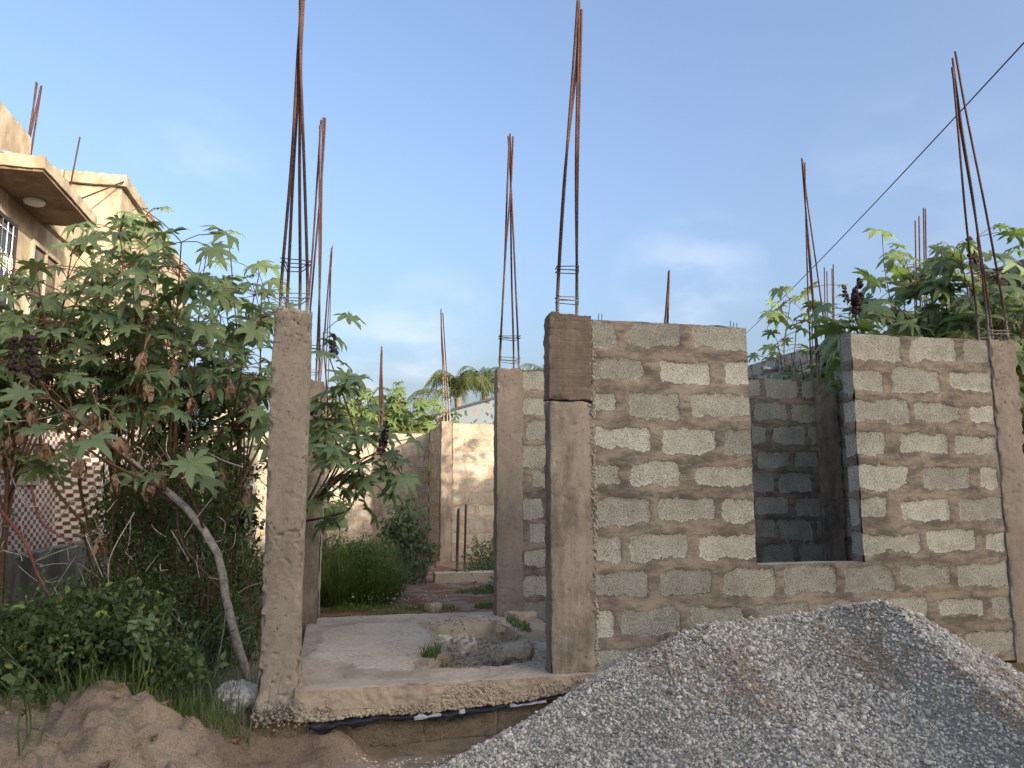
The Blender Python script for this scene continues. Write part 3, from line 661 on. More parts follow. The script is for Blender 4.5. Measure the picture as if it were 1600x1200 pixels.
M['foundb'] = mat_block('foundation_blockwork', (.33, .27, .19), (.22, .18, .13), (.16, .125, .085), .45, .3)
mb.build('blockwork', M['foundb'], t)
# strip of damp-proof polythene hanging from under the slab
t = empty('polythene_sheet', (-.1, 5.03, .2), 'torn black polythene membrane squeezed out under the porch slab edge', 'plastic sheet')
for nm, mt, xa, xb, dd, sd, dz in (('black_sheet', M['black_plastic'], -.08, 1.98, .05, 1, 0), ('silver_edge', M['silver_plastic'], .02, 1.6, .040, 5, -.004)):
    P, F, Nn = grid((xa, 4.985, 0), (xb - xa, 0, 0), (0, .09, 0), .01)
    base = .212 + .035 * fbm(P * [1, 0, 0], 1.6, 3, 71) + .045 * sst(P[:, 0], .6, 1.7)
    s_ = (5.075 - P[:, 1]) / .09
    drop = dd * (.5 + .9 * np.clip(fbm(P * [1, 0, 0], 2.3, 3, 94 + sd) + .2 + .5 * sst(P[:, 0], 1.25, 1.6), 0, 1)) * sst(s_, .2, 1) ** 1.0
    if sd == 5: F = F[(fbm(P[F].mean(1) * [1, 0, 0], 4.6, 2, 97) > .0)]
    else: F = F[(fbm(P[F].mean(1), 16, 3, 98) - .9 * sst((5.075 - P[F].mean(1)[:, 1]) / .09, .5, 1) > -.75)]
    Pn = P.copy(); Pn[:, 1] = 5.075 - .07 * sst(s_, 0, .6) - .004 * sd / 5 - .012 * fbm(P, 18, 3, 95); Pn[:, 2] = base + dz + .006 - drop + .008 * fbm(P, 22, 3, 96 + sd)
    mb = MB(); mb.add(Pn, F); o = mb.build(nm, mt, t); sm_ = o.modifiers.new('thick', 'SOLIDIFY'); sm_.thickness = .002

# ------------------------------------------------------------------ stones and rubble
rp = [(560, 1235, 4.3), (690, 1203, 4.68), (820, 1133, 4.86), (945, 1053, 4.93), (1000, 1024, 4.95), (1100, 978, 4.92), (1200, 968, 4.88), (1290, 955, 4.78), (1340, 944, 4.62), (1380, 939, 4.5), (1420, 956, 4.46), (1480, 990, 4.46), (1540, 1020, 4.46), (1600, 1060, 4.46), (1700, 1130, 4.44), (1800, 1230, 4.4)]
RPT = np.array([PY(a, b, c) for a, b, c in rp])
def Hz(P):
    x, y = P[:, 0], P[:, 1]; Q = np.stack([x, y, x * 0], 1)
    R = np.interp(x, RPT[:, 0], RPT[:, 2], left=-.3, right=-.3); Yr = np.interp(x, RPT[:, 0], RPT[:, 1])
    d = Yr - y; sl = .50
    a = np.sqrt(d * d + .04 ** 2) - .04
    h = R - np.where(d > 0, sl * a, .42 * a)
    h = h + .050 * fbm(Q, 2.0, 4, 51) * sst(d, .0, .3) + .010 * fbm(Q, 9, 3, 52)
    h = h - .05 * np.exp(-((x - 2.75 - .4 * (d)) / .25) ** 2) * sst(d, .1, .6)
    return h
P, F, Nn = grid((.2, 1.6, 0), (7.0, 0, 0), (0, 3.47, 0), .03); P[:, 2] = np.maximum(Hz(P), -.15)
ok = P[:, 2] > -.1; F = F[ok[F].any(1)]
mb = MB(); dustf = lambda P_: sst(fbm(P_ * [1.4, .8, 0], 1.7, 5, 53, .62), .0, .42) * .72 * sst(P_[:, 0], 1.7, 2.5)
mb.add(P, F, tone=.12, dust=np.clip(dustf(P) * .6, 0, 1))
def sample(n, x0, x1, y0, y1):
    C = np.stack([RNG.uniform(x0, x1, n), RNG.uniform(y0, y1, n), np.zeros(n)], 1); C[:, 2] = Hz(C); return C
def put(n, x0, x1, y0, y1, s0, s1):
    C = sample(n, x0, x1, y0, y1); C = C[C[:, 2] > -.02]; d = dustf(C)
    S = RNG.uniform(s0 * .6, s1, len(C)) * np.where(RNG.random(len(C)) < .05, 1.9, 1); C[:, 2] += S * RNG.uniform(-.2, .9, len(C))
    tn = np.clip(RNG.beta(1.7, 2.0, len(C)), 0, 1); stones(mb, C, S, tn, np.where(d * .9 + RNG.uniform(-.35, .35, len(C)) > .38, RNG.uniform(.5, 1, len(C)), RNG.uniform(0, .12, len(C))))
put(100000, .4, 5.8, 3.0, 5.05, .0066, .0125)
put(9000, 1.0, 5.6, 2.2, 3.1, .010, .017)
# stray stones on the ground by the foot of the heap
C = np.stack([RNG.uniform(.2, 1.6, 900), RNG.uniform(4.2, 5.02, 900), np.zeros(900)], 1); C[:, 2] = np.maximum(Gz(C), Hz(C)); stones(mb, C, RNG.uniform(.005, .012, 900), RNG.beta(2, 2, 900))
tag(mb.build('gravel_pile', M['gravel'], smooth=False), 'large heap of grey granite chippings in front of the wall', 'gravel', kind='stuff')

def rock(name, c, s, mat, label, cat='rubble', seed=0, group=None, rot=0, tilt=0):
    """chunk of broken concrete: a chipped slab"""
    mb = MB(); b = (-s[0] / 2, s[0] / 2, -s[1] / 2, s[1] / 2, -s[2] / 2, s[2] / 2)
    for P, F, Nn in box_faces(*b, min(s) / 9):
        P2 = erode(P, b, min(s) * .22, seed, w=min(s) * .16, thr=-.4); P2 = P2 * (1 + np.stack([.35 * P[:, 1] / s[1], .4 * P[:, 0] / s[0], 0 * P[:, 0]], 1)) + vec3noise(P, 2.0 / max(s), 2, seed + 2) * max(s) * .05; P2 += Nn * (fbm(P, 16 / max(s), 4, seed + 3, .7) * min(s) * .16)[:, None]; mb.add(P2, F, cem=.4)
    o = mb.build(name, mat); o.location = tuple(c); o.rotation_euler = (tilt, tilt * .7, rot); return tag(o, label, cat, group)
c = PZ(795, 1018, .36); rock('concrete_chunk', (c[0], c[1], .36), (.36, .16, .12), M['conc_mid'], 'broken grey concrete chunk lying across the hole in the porch slab', seed=3, rot=.25, tilt=-.12)
c = PZ(795, 990, .34); rock('concrete_chunk', (c[0], c[1] + .1, .37), (.16, .12, .07), M['slab'], 'small pale rubble piece at the back edge of the slab hole', seed=9, rot=.9, tilt=.1)
c = PZ(678, 948, .34); rock('stone', (c[0], c[1], .33), (.16, .13, .10), M['slab'], 'lone pale stone on the soil just behind the porch slab', 'stone', seed=12, rot=.4)
c = PZ(655, 1040, .40); rock('concrete_chunk', (c[0], c[1] + .16, .36), (.14, .1, .06), M['slab'], 'flat rubble flake beside the grass tuft in the slab hole', seed=15, rot=-.4)
c = PZ(1640 / 2, 965, .4); rock('concrete_chunk', (c[0], c[1] + .1, .40), (.30, .14, .07), M['slab'], 'broken slab piece at the foot of the second row column', seed=18, rot=.2, tilt=.1)
mb = MB(); n = 700; C = np.stack([RNG.uniform(.55, 1.6, n * 4), RNG.uniform(5.5, 7.4, n * 4), np.zeros(n * 4)], 1); d = pdist(C[:, 0], C[:, 1], pit_poly); C = C[(d > -.22)][:n]; d = pdist(C[:, 0], C[:, 1], pit_poly)
C[:, 2] = ZS - .14 * sst(d, 0, .05) + .004; C = C[C[:, 0] > .8]
stones(mb, C, RNG.uniform(.008, .022, len(C)), np.clip(RNG.normal(.8, .1, len(C)), 0, 1), .75)
tag(mb.build('loose_rubble', M['gravel'], smooth=False), 'pale crumbled concrete gravel in and behind the slab hole', 'rubble', kind='stuff')

def crumple(name, c, s, mat, label, seed, cat='plastic bag'):
    V, F = IV.copy(), IF.copy()
    for _ in range(4):   # subdivide
        ed = {}; nv = list(V); nf = []
        def mid(a, b):
            k = (min(a, b), max(a, b))
            if k not in ed: ed[k] = len(nv); m = (nv[a] + nv[b]); nv.append(m / np.linalg.norm(m))
            return ed[k]
        for a, b, d in F: x, y, z = mid(a, b), mid(b, d), mid(d, a); nf += [(a, x, z), (b, y, x), (d, z, y), (x, y, z)]
        V, F = np.array(nv), np.array(nf)
    r = 1 + .28 * fbm(V, 1.3, 3, seed) + .22 * (1 - 2 * np.abs(fbm(V, 2.4, 3, seed + 5)))
    mb = MB(); mb.add(V * r[:, None] * np.array(s), F); o = mb.build(name, mat, smooth=False); o.location = tuple(c); return tag(o, label, cat)
c = PY(368, 1093, 5.25); crumple('plastic_bag', (c[0], 5.3, c[2]), (.13, .12, .085), M['bag'], 'crumpled grey white plastic bag beside the foot of the left column', 3)
def wad(name, c, s, mat, label, seed):
    """a torn sheet of film, folded up"""
    P, F, Nn = grid((-1, -1, 0), (2, 0, 0), (0, 2, 0), .05); Q = P + vec3noise(P, 1.1, 2, seed) * [.9, .9, 0]
    rid = 1 - 2 * np.abs(fbm(Q, 1.6, 3, seed + 4)); P2 = P * [.8, .6, 1] + vec3noise(P, 2.3, 3, seed + 8) * .35; P2[:, 2] = .9 * rid + .3 * fbm(Q, 4, 2, seed + 6)
    keep_ = fbm(P[F].mean(1), 1.2, 2, seed + 11) > -.25; mb = MB(); mb.add(P2 * np.array(s), F[keep_]); o = mb.build(name, mat, smooth=False); o.location = tuple(c)
    m_ = o.modifiers.new('thick', 'SOLIDIFY'); m_.thickness = .002; return tag(o, label, 'plastic bag')
c = PZ(722, 1022, .33); wad('plastic_bag', (c[0], c[1] + .05, .385), (.20, .13, .085), M['bag_tan'], 'torn tan and white plastic lying in the hole of the porch slab', 8)

mb = MB(); n = 1500; C = np.stack([RNG.uniform(-2.3, .4, n), RNG.uniform(3.4, 4.95, n), np.zeros(n)], 1); C[:, 2] = Gz(C)
stones(mb, C, RNG.uniform(.004, .010, n) * np.where(RNG.random(n) < .10, 2.6, 1), RNG.random(n)); 
tag(mb.build('soil_crumbs', M['soil'], smooth=False), 'crumbs and clods of dry soil on the sandy bank', 'soil', kind='stuff')
# ------------------------------------------------------------------ foliage kit
def castor_template(lobes=8):
    ang = np.linspace(math.radians(-155), math.radians(155), lobes); V = [(0, 0, 0)]; F = []
    half = (ang[1] - ang[0]) / 2
    for k, a in enumerate(ang):
        L = 1.0 - .38 * (abs(a) / math.radians(155)) ** 1.6; L *= (1 + .06 * math.sin(k * 2.3))
        def pt(r, an, z): V.append((r * math.sin(an), r * math.cos(an), z)); return len(V) - 1
        if k == 0: v0 = pt(.2, a - half, 0)
        else: v0 = vl
        ml = pt(L * .64, a - .20, -.02); mr = pt(L * .64, a + .20, -.02); tp = pt(L, a, -.16); rb = pt(L * .58, a, .035)
        m2l = pt(L * .83, a - .11, -.08); m2r = pt(L * .83, a + .11, -.08)
        vr = pt(.43 * L if k < lobes - 1 else .2, a + half, -.02); vl = vr
        F += [(0, v0, ml), (0, ml, rb), (0, rb, mr), (0, mr, vr), (rb, ml, m2l), (rb, m2l, tp), (rb, tp, m2r), (rb, m2r, mr)]
    V = np.array(V); r = np.hypot(V[:, 0], V[:, 1]); V[:, 2] += .08 * r - .20 * r * r
    return V, np.array(F)
def ovate_template(w=.32):
    V = [(0, 0, 0), (-w, .35, .06), (0, .4, 0), (w, .35, .06), (-w * .7, .72, .0), (0, .75, -.05), (w * .7, .72, .0), (0, 1.05, -.16)]
    F = [(0, 2, 1), (0, 3, 2), (1, 2, 5), (1, 5, 4), (2, 3, 6), (2, 6, 5), (4, 5, 7), (5, 6, 7)]
    return np.array(V, float), np.array(F)
def basis(head, up):
    """columns x,y(head),z(up) for every leaf"""
    y = head / (np.linalg.norm(head, axis=1)[:, None] + 1e-9); z = up - y * np.sum(up * y, 1)[:, None]; z /= np.linalg.norm(z, axis=1)[:, None] + 1e-9
    return np.stack([np.cross(y, z), y, z], 2)
def put_leaves(mb, T, C, head, up, S, tone, yel=0., jit=.0):
    TV, TF = T; n = len(C); B = basis(head, up); V = TV[None].repeat(n, 0)
    curl = RNG.uniform(-.75, .3, (n, 1)); fold = RNG.uniform(-.1, .5, (n, 1)); V = V.copy(); r2 = (V[:, :, 0] ** 2 + V[:, :, 1] ** 2); V[:, :, 2] += curl * r2 * .6 + fold * np.abs(V[:, :, 0]) * .7
    if jit: V += RNG.normal(0, jit, V.shape)
    V = np.einsum('nij,nkj->nki', B, V) * np.asarray(S)[:, None, None] + C[:, None, :]
    F = (TF[None] + (np.arange(n) * len(TV))[:, None, None]).reshape(-1, 3)
    mb.add(V.reshape(-1, 3), F, tone=np.repeat(tone, len(TV)), yel=np.repeat(yel if not np.isscalar(yel) else np.full(n, yel), len(TV)))
CT = castor_template(); CT2 = castor_template(7); CT3 = castor_template(9); OT = ovate_template(); OTn = ovate_template(.17); OTw = ovate_template(.42)
def rdir(n, emin=-20, emax=60):
    a = RNG.uniform(0, 2 * math.pi, n); e = np.radians(RNG.uniform(emin, emax, n)); return np.stack([np.cos(a) * np.cos(e), np.sin(a) * np.cos(e), np.sin(e)], 1)
# shared meshes for hanging dried leaves and seed spikes
def dry_mesh(seed):
    mb = MB(); rs = np.random.RandomState(seed)
    for k in range(9):
        a = rs.uniform(0, 6.28); w = rs.uniform(.05, .12); L = rs.uniform(.55, 1.2); n = 9; V = []; sp = rs.uniform(.05, .5); tw = a; cpos = np.zeros(3)
        for i_ in range(n):
            t_ = i_ / (n - 1); ww = w * (.35 + .9 * math.sin(math.pi * min(.96, t_ * .9 + .08))) * rs.uniform(.6, 1.25); tw += rs.uniform(-.7, .7)
            cpos = cpos + np.array([math.cos(a) * sp * (1.2 - 1.6 * t_) + rs.uniform(-.25, .25), math.sin(a) * sp * (1.2 - 1.6 * t_) + rs.uniform(-.25, .25), -1.0 + .5 * rs.rand()]) * L / n
            q = np.array([-math.sin(tw), math.cos(tw), rs.uniform(-.3, .3)]); rr = np.array([math.cos(tw), math.sin(tw), 0])
            V += [cpos - q * ww, cpos + rr * ww * rs.uniform(-.5, .9), cpos + q * ww]
        F = []
        for i_ in range(n - 1):
            for j_ in range(2): F.append((3 * i_ + j_, 3 * i_ + j_ + 1, 3 * i_ + 4 + j_, 3 * i_ + 3 + j_))
        mb.add(np.array(V), np.array(F), tone=rs.uniform(0, 1), yel=0.)
    V, F = tube(curve([[0, 0, 0], [.02, 0, .2], [.12, .05, .5], [.3, .1, .75]], 8), .022, 5); mb.add(V, F, tone=.9, yel=0.)
    o = mb.build('dry_leaf', M['dry']); me = o.data; bpy.data.objects.remove(o); return me
DRY = [dry_mesh(k) for k in range(4)]
def spike_mesh(seed):
    mb = MB(); rs = np.random.RandomState(seed); V, F = tube(curve([[0, 0, 0], [.02, 0, .5], [0, .03, 1.0]], 8), [.03, .028, .026, .024, .022, .02, .016, .01][:8], 5) if False else tube(curve([[0, 0, 0], [.02, 0, .5], [0, .03, 1.0]], 8), .02, 5)
    mb.add(V, F)
    for k in range(34):
        z = rs.uniform(.15, 1.0); a = rs.uniform(0, 6.28); r = .10 * (1.25 - z * .7); c = np.array([r * math.cos(a), r * math.sin(a), z]); s = rs.uniform(.045, .075); mb.add(IV * s * rs.uniform(.8, 1.2, (12, 1)) + c, IF)
    o = mb.build('seed_spike', M['fruit']); me = o.data; bpy.data.objects.remove(o); return me
SPK = [spike_mesh(k) for k in range(3)]
def hang(name, me, parent, p, s, rz, tilt=0.):
    o = bpy.data.objects.new(name, me); COL.objects.link(o); o.parent = parent
    o.location = Vector([float(c) for c in p]) - parent.location; o.scale = (s, s, s); o.rotation_euler = (tilt, tilt * .6, rz); return o

def castor(label, base, clusters, seed, nleaf=(6, 9), size=(.11, .19), mats=('castor',), stemr=.028, trunkmat='stem', spikes=0, drys=0, group='castor bushes', petr=.0035, trunk_pts=None, fork=.72, yel=.06, drypts=()):
    rs = np.random.RandomState(seed); base = np.array(base, float); base[2] = float(Gz(base[None])[0]) - .03
    t = empty('castor_bush', base, label, 'shrub', group)
    cl = [np.array(c, float) for c in clusters]; cen = np.mean(cl, 0); fk = base + (cen - base) * fork * [.6, .6, 1]
    tb = MB(); bb = MB(); pb = MB(); lb = MB()
    main = trunk_pts if trunk_pts is not None else [base, base + (fk - base) * .5 + rs.uniform(-.08, .08, 3), fk]
    Cc = curve(main, 18); tb.add(*tube(Cc, np.linspace(stemr, stemr * .7, len(Cc)), 8))
    for k, c in enumerate(cl):
        j_ = rs.randint(int(len(Cc) * .35), len(Cc)); s = Cc[j_]; d = c - s
        m = s + d * [.62, .62, .42] + rs.uniform(-.16, .16, 3) * np.array([1, 1, .6])
        B = curve([s, m, c], 12); bb.add(*tube(B, np.linspace(.011, .005, len(B)), 6))
        n = rs.randint(nleaf[0], nleaf[1] + 1)
        D = rdir(n, -35, 55); L = RNG.uniform(.10, .34, n) * (size[1] / .19); st = B[np.clip(len(B) - 1 - (RNG.random(n) * 5).astype(int), 0, len(B) - 1)]
        E = st + D * L[:, None]; E[:, 2] -= .10 * L
        for a_, b_ in zip(st, E): pb.add(*tube(curve([a_, (a_ + b_) / 2 + [0, 0, .025], b_], 5), petr, 4, cap=False))
        head = D * [1, 1, .25] + np.array([0, 0, -.40]) + RNG.normal(0, .2, (n, 3)); up = np.array([-.05, -.55, .85]) + D * .55 + RNG.normal(0, .3, (n, 3))
        sz = size[0] * .8 + (size[1] * 1.08 - size[0] * .8) * RNG.random(n) ** 1.3; tn_ = np.clip(RNG.random(n) * .7 + .3 * rs.rand(), 0, 1); yl_ = (RNG.random(n) < yel) * RNG.uniform(.6, 1, n); pick = RNG.integers(0, 3, n)
        for q_, T_ in enumerate((CT, CT2, CT3)):
            w_ = pick == q_
            if w_.any(): put_leaves(lb, T_, E[w_], head[w_], up[w_], sz[w_], tn_[w_], yl_[w_], jit=.028)
        if rs.random() < spikes: hang('seed_spike', SPK[rs.randint(3)], t, c + rs.uniform(-.04, .04, 3) + [0, 0, -.02], rs.uniform(.20, .30) * size[1] / .19, rs.uniform(0, 6), rs.uniform(-.5, .5))
        if rs.random() < drys: hang('dry_leaf', DRY[rs.randint(4)], t, m + rs.uniform(-.1, .1, 3), rs.uniform(.11, .23), rs.uniform(0, 6), rs.uniform(-.5, .5))
    for p in drypts: hang('dry_leaf', DRY[rs.randint(4)], t, p, rs.uniform(.13, .2), rs.uniform(0, 6), rs.uniform(-.25, .25))
    tb.build('trunk', M[trunkmat], t); bb.build('branches', M['stem'], t); pb.build('leaf_stalks', M['stem_red'], t); lb.build('leaves', M[mats[0]], t)
    return t
# --- tall castor bushes on the left
ub = [(-80, 380), (0, 372), (60, 378), (110, 352), (180, 335), (240, 300), (290, 352), (340, 352), (400, 385), (440, 440)]
def topy(px): return np.interp(px, [a for a, b in ub], [b for a, b in ub])
cells = []
rs = np.random.RandomState(4)
for px in np.arange(-70, 425, 42):
    y = topy(px) + 38; k = 0
    while y < 650:
        cells.append((px + rs.uniform(-18, 18), y + rs.uniform(-14, 14), rs.uniform(5.9, 8.4))); y += 50 + 3 * k; k += 1
cells = [c for c in cells if not (195 < c[0] < 300 and 540 < c[1] < 640) and not (c[0] < 140 and c[1] > 560 and rs.rand() < .75)]
pts = np.array([PY(*c) for c in cells])
bases = [((-2.35, 6.6), 'castor bush at the far left, in front of the cream house'), ((-1.75, 7.3), 'castor bush reaching highest against the sky, second from the left'), ((-1.2, 6.3), 'castor bush with many dried brown leaves, in the middle of the left thicket'), ((-.75, 7.1), 'castor bush rising just left of the front left column')]
asg = np.argmin(np.stack([np.abs(pts[:, 0] - (b[0][0] * pts[:, 1] / b[0][1])) + .12 * np.abs(pts[:, 1] - b[0][1]) for b in bases], 1), 1)
dps = {2: [(270, 560), (225, 548), (300, 620), (190, 680), (210, 735), (130, 715), (295, 740)], 0: [(15, 680), (40, 665), (70, 690), (55, 640), (110, 640), (5, 700)], 3: [(385, 760), (345, 730), (330, 600), (360, 590), (390, 610)], 1: [(150, 640), (170, 655), (155, 840), (230, 600)]}
for k, (b, lab) in enumerate(bases):
    castor(lab, (b[0], b[1], .3), [p for p, a_ in zip(pts, asg) if a_ == k], 100 + k, nleaf=(17, 21), size=(.09, .21), stemr=.022, spikes=.07, drys=.32, drypts=[PY(x, y, 5.7) for x, y in dps[k]])
# leaning pale trunk, with a few low star leaves
pt = [PY(392, 1075, 5.65), PY(372, 1010, 5.6), PY(352, 930, 5.6), PY(340, 865, 5.6), PY(292, 795, 5.7), PY(232, 745, 5.8), PY(172, 692, 5.9), PY(112, 640, 6.1)]
castor('leaning castor bush with a pale grey bent trunk', pt[0], [PY(235, 665, 5.5), PY(245, 690, 5.6), PY(60, 590, 5.3), PY(300, 655, 5.9), PY(20, 580, 5.2), PY(150, 600, 6.0)], 120, nleaf=(3, 4), size=(.16, .22), stemr=.03, trunkmat='stem_pale', trunk_pts=pt, spikes=.3, yel=.35, drypts=[PY(235, 745, 5.7), PY(180, 738, 5.6), PY(255, 735, 5.7)])
# bush whose branches come out on the right of the left column
pt = [PY(398, 1000, 6.6), PY(440, 860, 6.5), PY(490, 785, 6.3), PY(545, 738, 6.2), PY(585, 715, 6.2)]
castor('castor branches reaching out to the right of the front left column', pt[0], [PY(565, 685, 6.1), PY(545, 660, 6.4), PY(590, 705, 6.1), PY(560, 755, 6.1), PY(525, 620, 6.2), PY(515, 560, 6.5), PY(505, 520, 6.8), PY(600, 745, 6.2), PY(500, 650, 6.4)], 121, nleaf=(8, 10), size=(.12, .20), stemr=.018, trunk_pts=pt, spikes=.35)
# thin arching canes in the thicket
t = empty('cane_tangle', (-1.6, 6.0, .3), 'tangle of thin bare canes and stalks under the castor bushes', 'stems')
mb = MB(); mbr = MB(); mbp = MB()
for (q, Y, r, w) in (([(0, 795), (40, 850), (60, 900), (95, 960)], 5.4, .010, 1), ([(48, 760), (65, 815), (115, 850)], 5.5, .008, 1), ([(60, 660), (75, 745), (140, 830), (200, 900)], 5.9, .012, 0), ([(410, 690), (370, 770), (340, 860), (300, 960), (290, 1050)], 6.3, .010, 0), ([(400, 650), (330, 745), (290, 800)], 6.4, .010, 0), ([(0, 560), (70, 600), (110, 640)], 5.5, .006, 1), ([(180, 760), (175, 830), (170, 900)], 5.8, .007, 0), ([(325, 905), (322, 1000), (325, 1100)], 6.0, .016, 0), ([(255, 990), (330, 985), (352, 960)], 6.0, .005, 0), ([(60, 470), (80, 550), (120, 640), (125, 760), (160, 900)], 7.0, .018, 0), ([(215, 480), (240, 620), (265, 760), (270, 950)], 7.3, .018, 0), ([(160, 400), (150, 560), (175, 760), (180, 960)], 7.4, .016, 0), ([(335, 1060), (350, 980), (352, 940)], 5.5, .004, 2), ([(210, 800), (170, 880), (180, 960)], 5.6, .004, 2), ([(120, 640), (60, 655), (0, 660)], 5.7, .006, 2), ([(120, 645), (80, 670), (30, 680)], 5.7, .006, 2), ([(380, 730), (350, 720), (310, 700)], 5.8, .006, 2)):
    C = curve([PY(a_, b_, Y + random.uniform(-.1, .1)) for a_, b_ in q], 20); V, F = tube(C, np.linspace(r, r * .7, len(C)), 6); (mb, mbr, mbp)[w].add(V, F)
mb.build('brown_canes', M['stem'], t); mbr.build('red_canes', M['stem_red'], t); mbp.build('pale_stalks', M['stem_pale'], t)
t = empty('dead_twigs', (-1.2, 6.0, .3), 'bare dead twigs scattered through the undergrowth on the left', 'twigs'); t['kind'] = 'stuff'; mb = MB()
for k in range(110):
    p = PY(random.uniform(0, 400), random.uniform(720, 1040), random.uniform(5.2, 6.0)); d = np.array([random.uniform(-1, 1), random.uniform(-.4, .4), random.uniform(-.3, 1.2)]) * random.uniform(.08, .28)
    p[2] = max(p[2], .35); mb.add(*tube(curve([p, p + d * .5 + np.random.RandomState(k).uniform(-.03, .03, 3), p + d], 6), random.uniform(.0015, .0035), 4, cap=False))
mb.build('twigs', M['stem_pale'], t)
t = empty('fallen_leaves', (-1.0, 4.6, .5), 'few withered brown leaves lying on the sandy bank', 'leaves'); t['kind'] = 'stuff'
for k in range(9):
    p = np.array([[random.uniform(-1.5, -.3), random.uniform(4.1, 4.9), 0.]]); p[0, 2] = Gz(p)[0] + .03; hang('dry_leaf', DRY[k % 4], t, p[0], random.uniform(.05, .10), random.uniform(0, 6), 1.5)
# --- castor bushes on the right, beyond the front wall
cl = [(1215, 535, 7.9), (1245, 500, 8.2), (1250, 560, 7.8), (1290, 480, 8.3), (1300, 545, 7.9), (1330, 470, 8.0), (1290, 575, 7.7), (1270, 450, 8.6), (1235, 470, 8.8)]
castor('smaller castor bush between the inner corner column bars', (5.9, 8.4, .2), [PY(*c_) for c_ in cl], 130, size=(.13, .22), nleaf=(9, 12), spikes=.2, drys=.0)
cl = []
rs = np.random.RandomState(9)
for px in np.arange(1350, 1640, 36):
    y = np.interp(px, [1340, 1400, 1470, 1530, 1600], [465, 385, 365, 360, 410]) + 18
    while y < 560: cl.append((px + rs.uniform(-15, 15), y + rs.uniform(-12, 12), rs.uniform(5.9, 7.3))); y += 38
clp = [PY(*c_) for c_ in cl]; h_ = np.median([p[0] for p in clp])
castor('big castor bush with large leaves behind the right part of the front wall', (6.0, 7.0, .2), [p for p in clp if p[0] < h_], 131, size=(.14, .27), nleaf=(12, 16), spikes=.06)
castor('dark castor bush behind the far right column', (7.0, 6.6, .2), [p for p in clp if p[0] >= h_], 132, size=(.14, .25), nleaf=(12, 16), spikes=.05)
# --- far castor shrubs beyond the rear wall
rs = np.random.RandomState(12)
for k, (x0, x1, tp, lab) in enumerate(((505, 565, 612, 'far shrub above the rear wall, left one of three, partly behind the near branches'), (570, 650, 603, 'far sunlit shrub rising highest above the rear wall'), (645, 690, 640, 'far low shrub above the rear wall next to the palm'))):
    cl = [PY(rs.uniform(x0, x1), rs.uniform(tp + 8, 688), rs.uniform(17.4, 19.4)) for _ in range(46 if k < 2 else 22)]
    c_ = np.mean(cl, 0); castor(lab, (c_[0], c_[1], 0), cl, 140 + k, size=(.16, .28), nleaf=(9, 12), mats=('castor_far',), petr=.006, group='far shrubs')

# --- palms
def palm(label, px, py, Y, R, nf, seed, z0=0.):
    rs = np.random.RandomState(seed); c = PY(px, py, Y); t = empty('coconut_palm', (c[0], c[1], 0), label, 'palm tree', 'far coconut palms')
    mb = MB(); mb.add(*tube(curve([[c[0] + .5, c[1], -.1], [c[0] + .2, c[1], c[2] * .5], c], 14), np.linspace(.19, .12, 14)[:len(curve([[0, 0, 0], [0, 0, 1], [0, 0, 2]], 14))], 10)); mb.build('trunk', M['trunk'], t)
    fb = MB()
    for k in range(nf):
        a = k * 2.4 + rs.uniform(-.3, .3); el = rs.uniform(.25, 1.45); L = R * rs.uniform(.8, 1.1); d = np.array([math.cos(a), math.sin(a), 0])
        pts_ = [c, c + d * L * .35 * math.cos(el) + [0, 0, L * .38 * math.sin(el)], c + d * L * .72 * math.cos(el * .7) + [0, 0, L * (.55 * math.sin(el) - .08)], c + d * L * (.62 + .38 * math.cos(el)) + [0, 0, L * (.42 * math.sin(el) - .32)]]
        C = curve(pts_, 26); fb.add(*tube(C, np.linspace(.02, .006, len(C)), 4, cap=False), tone=.8, yel=0.)
        T = np.gradient(C, axis=0); T /= np.linalg.norm(T, axis=1)[:, None]; tone = rs.random()
        for i_ in range(3, len(C)):
            for sub in (0, .25, .5, .75):
                p = C[i_] - T[i_] * sub * L / 26
                for sd in (-1, 1):
                    if rs.random() < .3: continue
                    s_ = np.cross(T[i_], [0, 0, 1]) * sd; s_ /= np.linalg.norm(s_) + 1e-9; ll = L * .30 * math.sin(math.pi * min(.95, i_ / len(C) * .85 + .15)) * rs.uniform(.5, 1.15)
                    tip = p + (s_ * .62 + T[i_] * .55 + np.array([0, 0, -.35 - .7 * rs.rand()])) * ll; mid_ = (p + tip) / 2 + [0, 0, .06 * ll]; w = T[i_] * .009
                    fb.add([p - w, p + w, mid_ + w * 1.2, mid_ - w * 1.2, tip], [(0, 1, 2), (0, 2, 3), (3, 2, 4)], tone=tone, yel=0.)
    fb.f = [f_ if f_.shape[1] == 4 else f_ for f_ in fb.f]
    fb.build('fronds', M['palm'], t)
palm('coconut palm crown left of the second row column, nearest to the far shrubs', 715, 622, 27, 1.9, 20, 1)
palm('coconut palm crown directly behind the second row column', 757, 612, 31, 2.2, 20, 2)
palm('coconut palm whose crown tip shows beside the dark trowelled column', 852, 606, 30, 2.0, 18, 3)

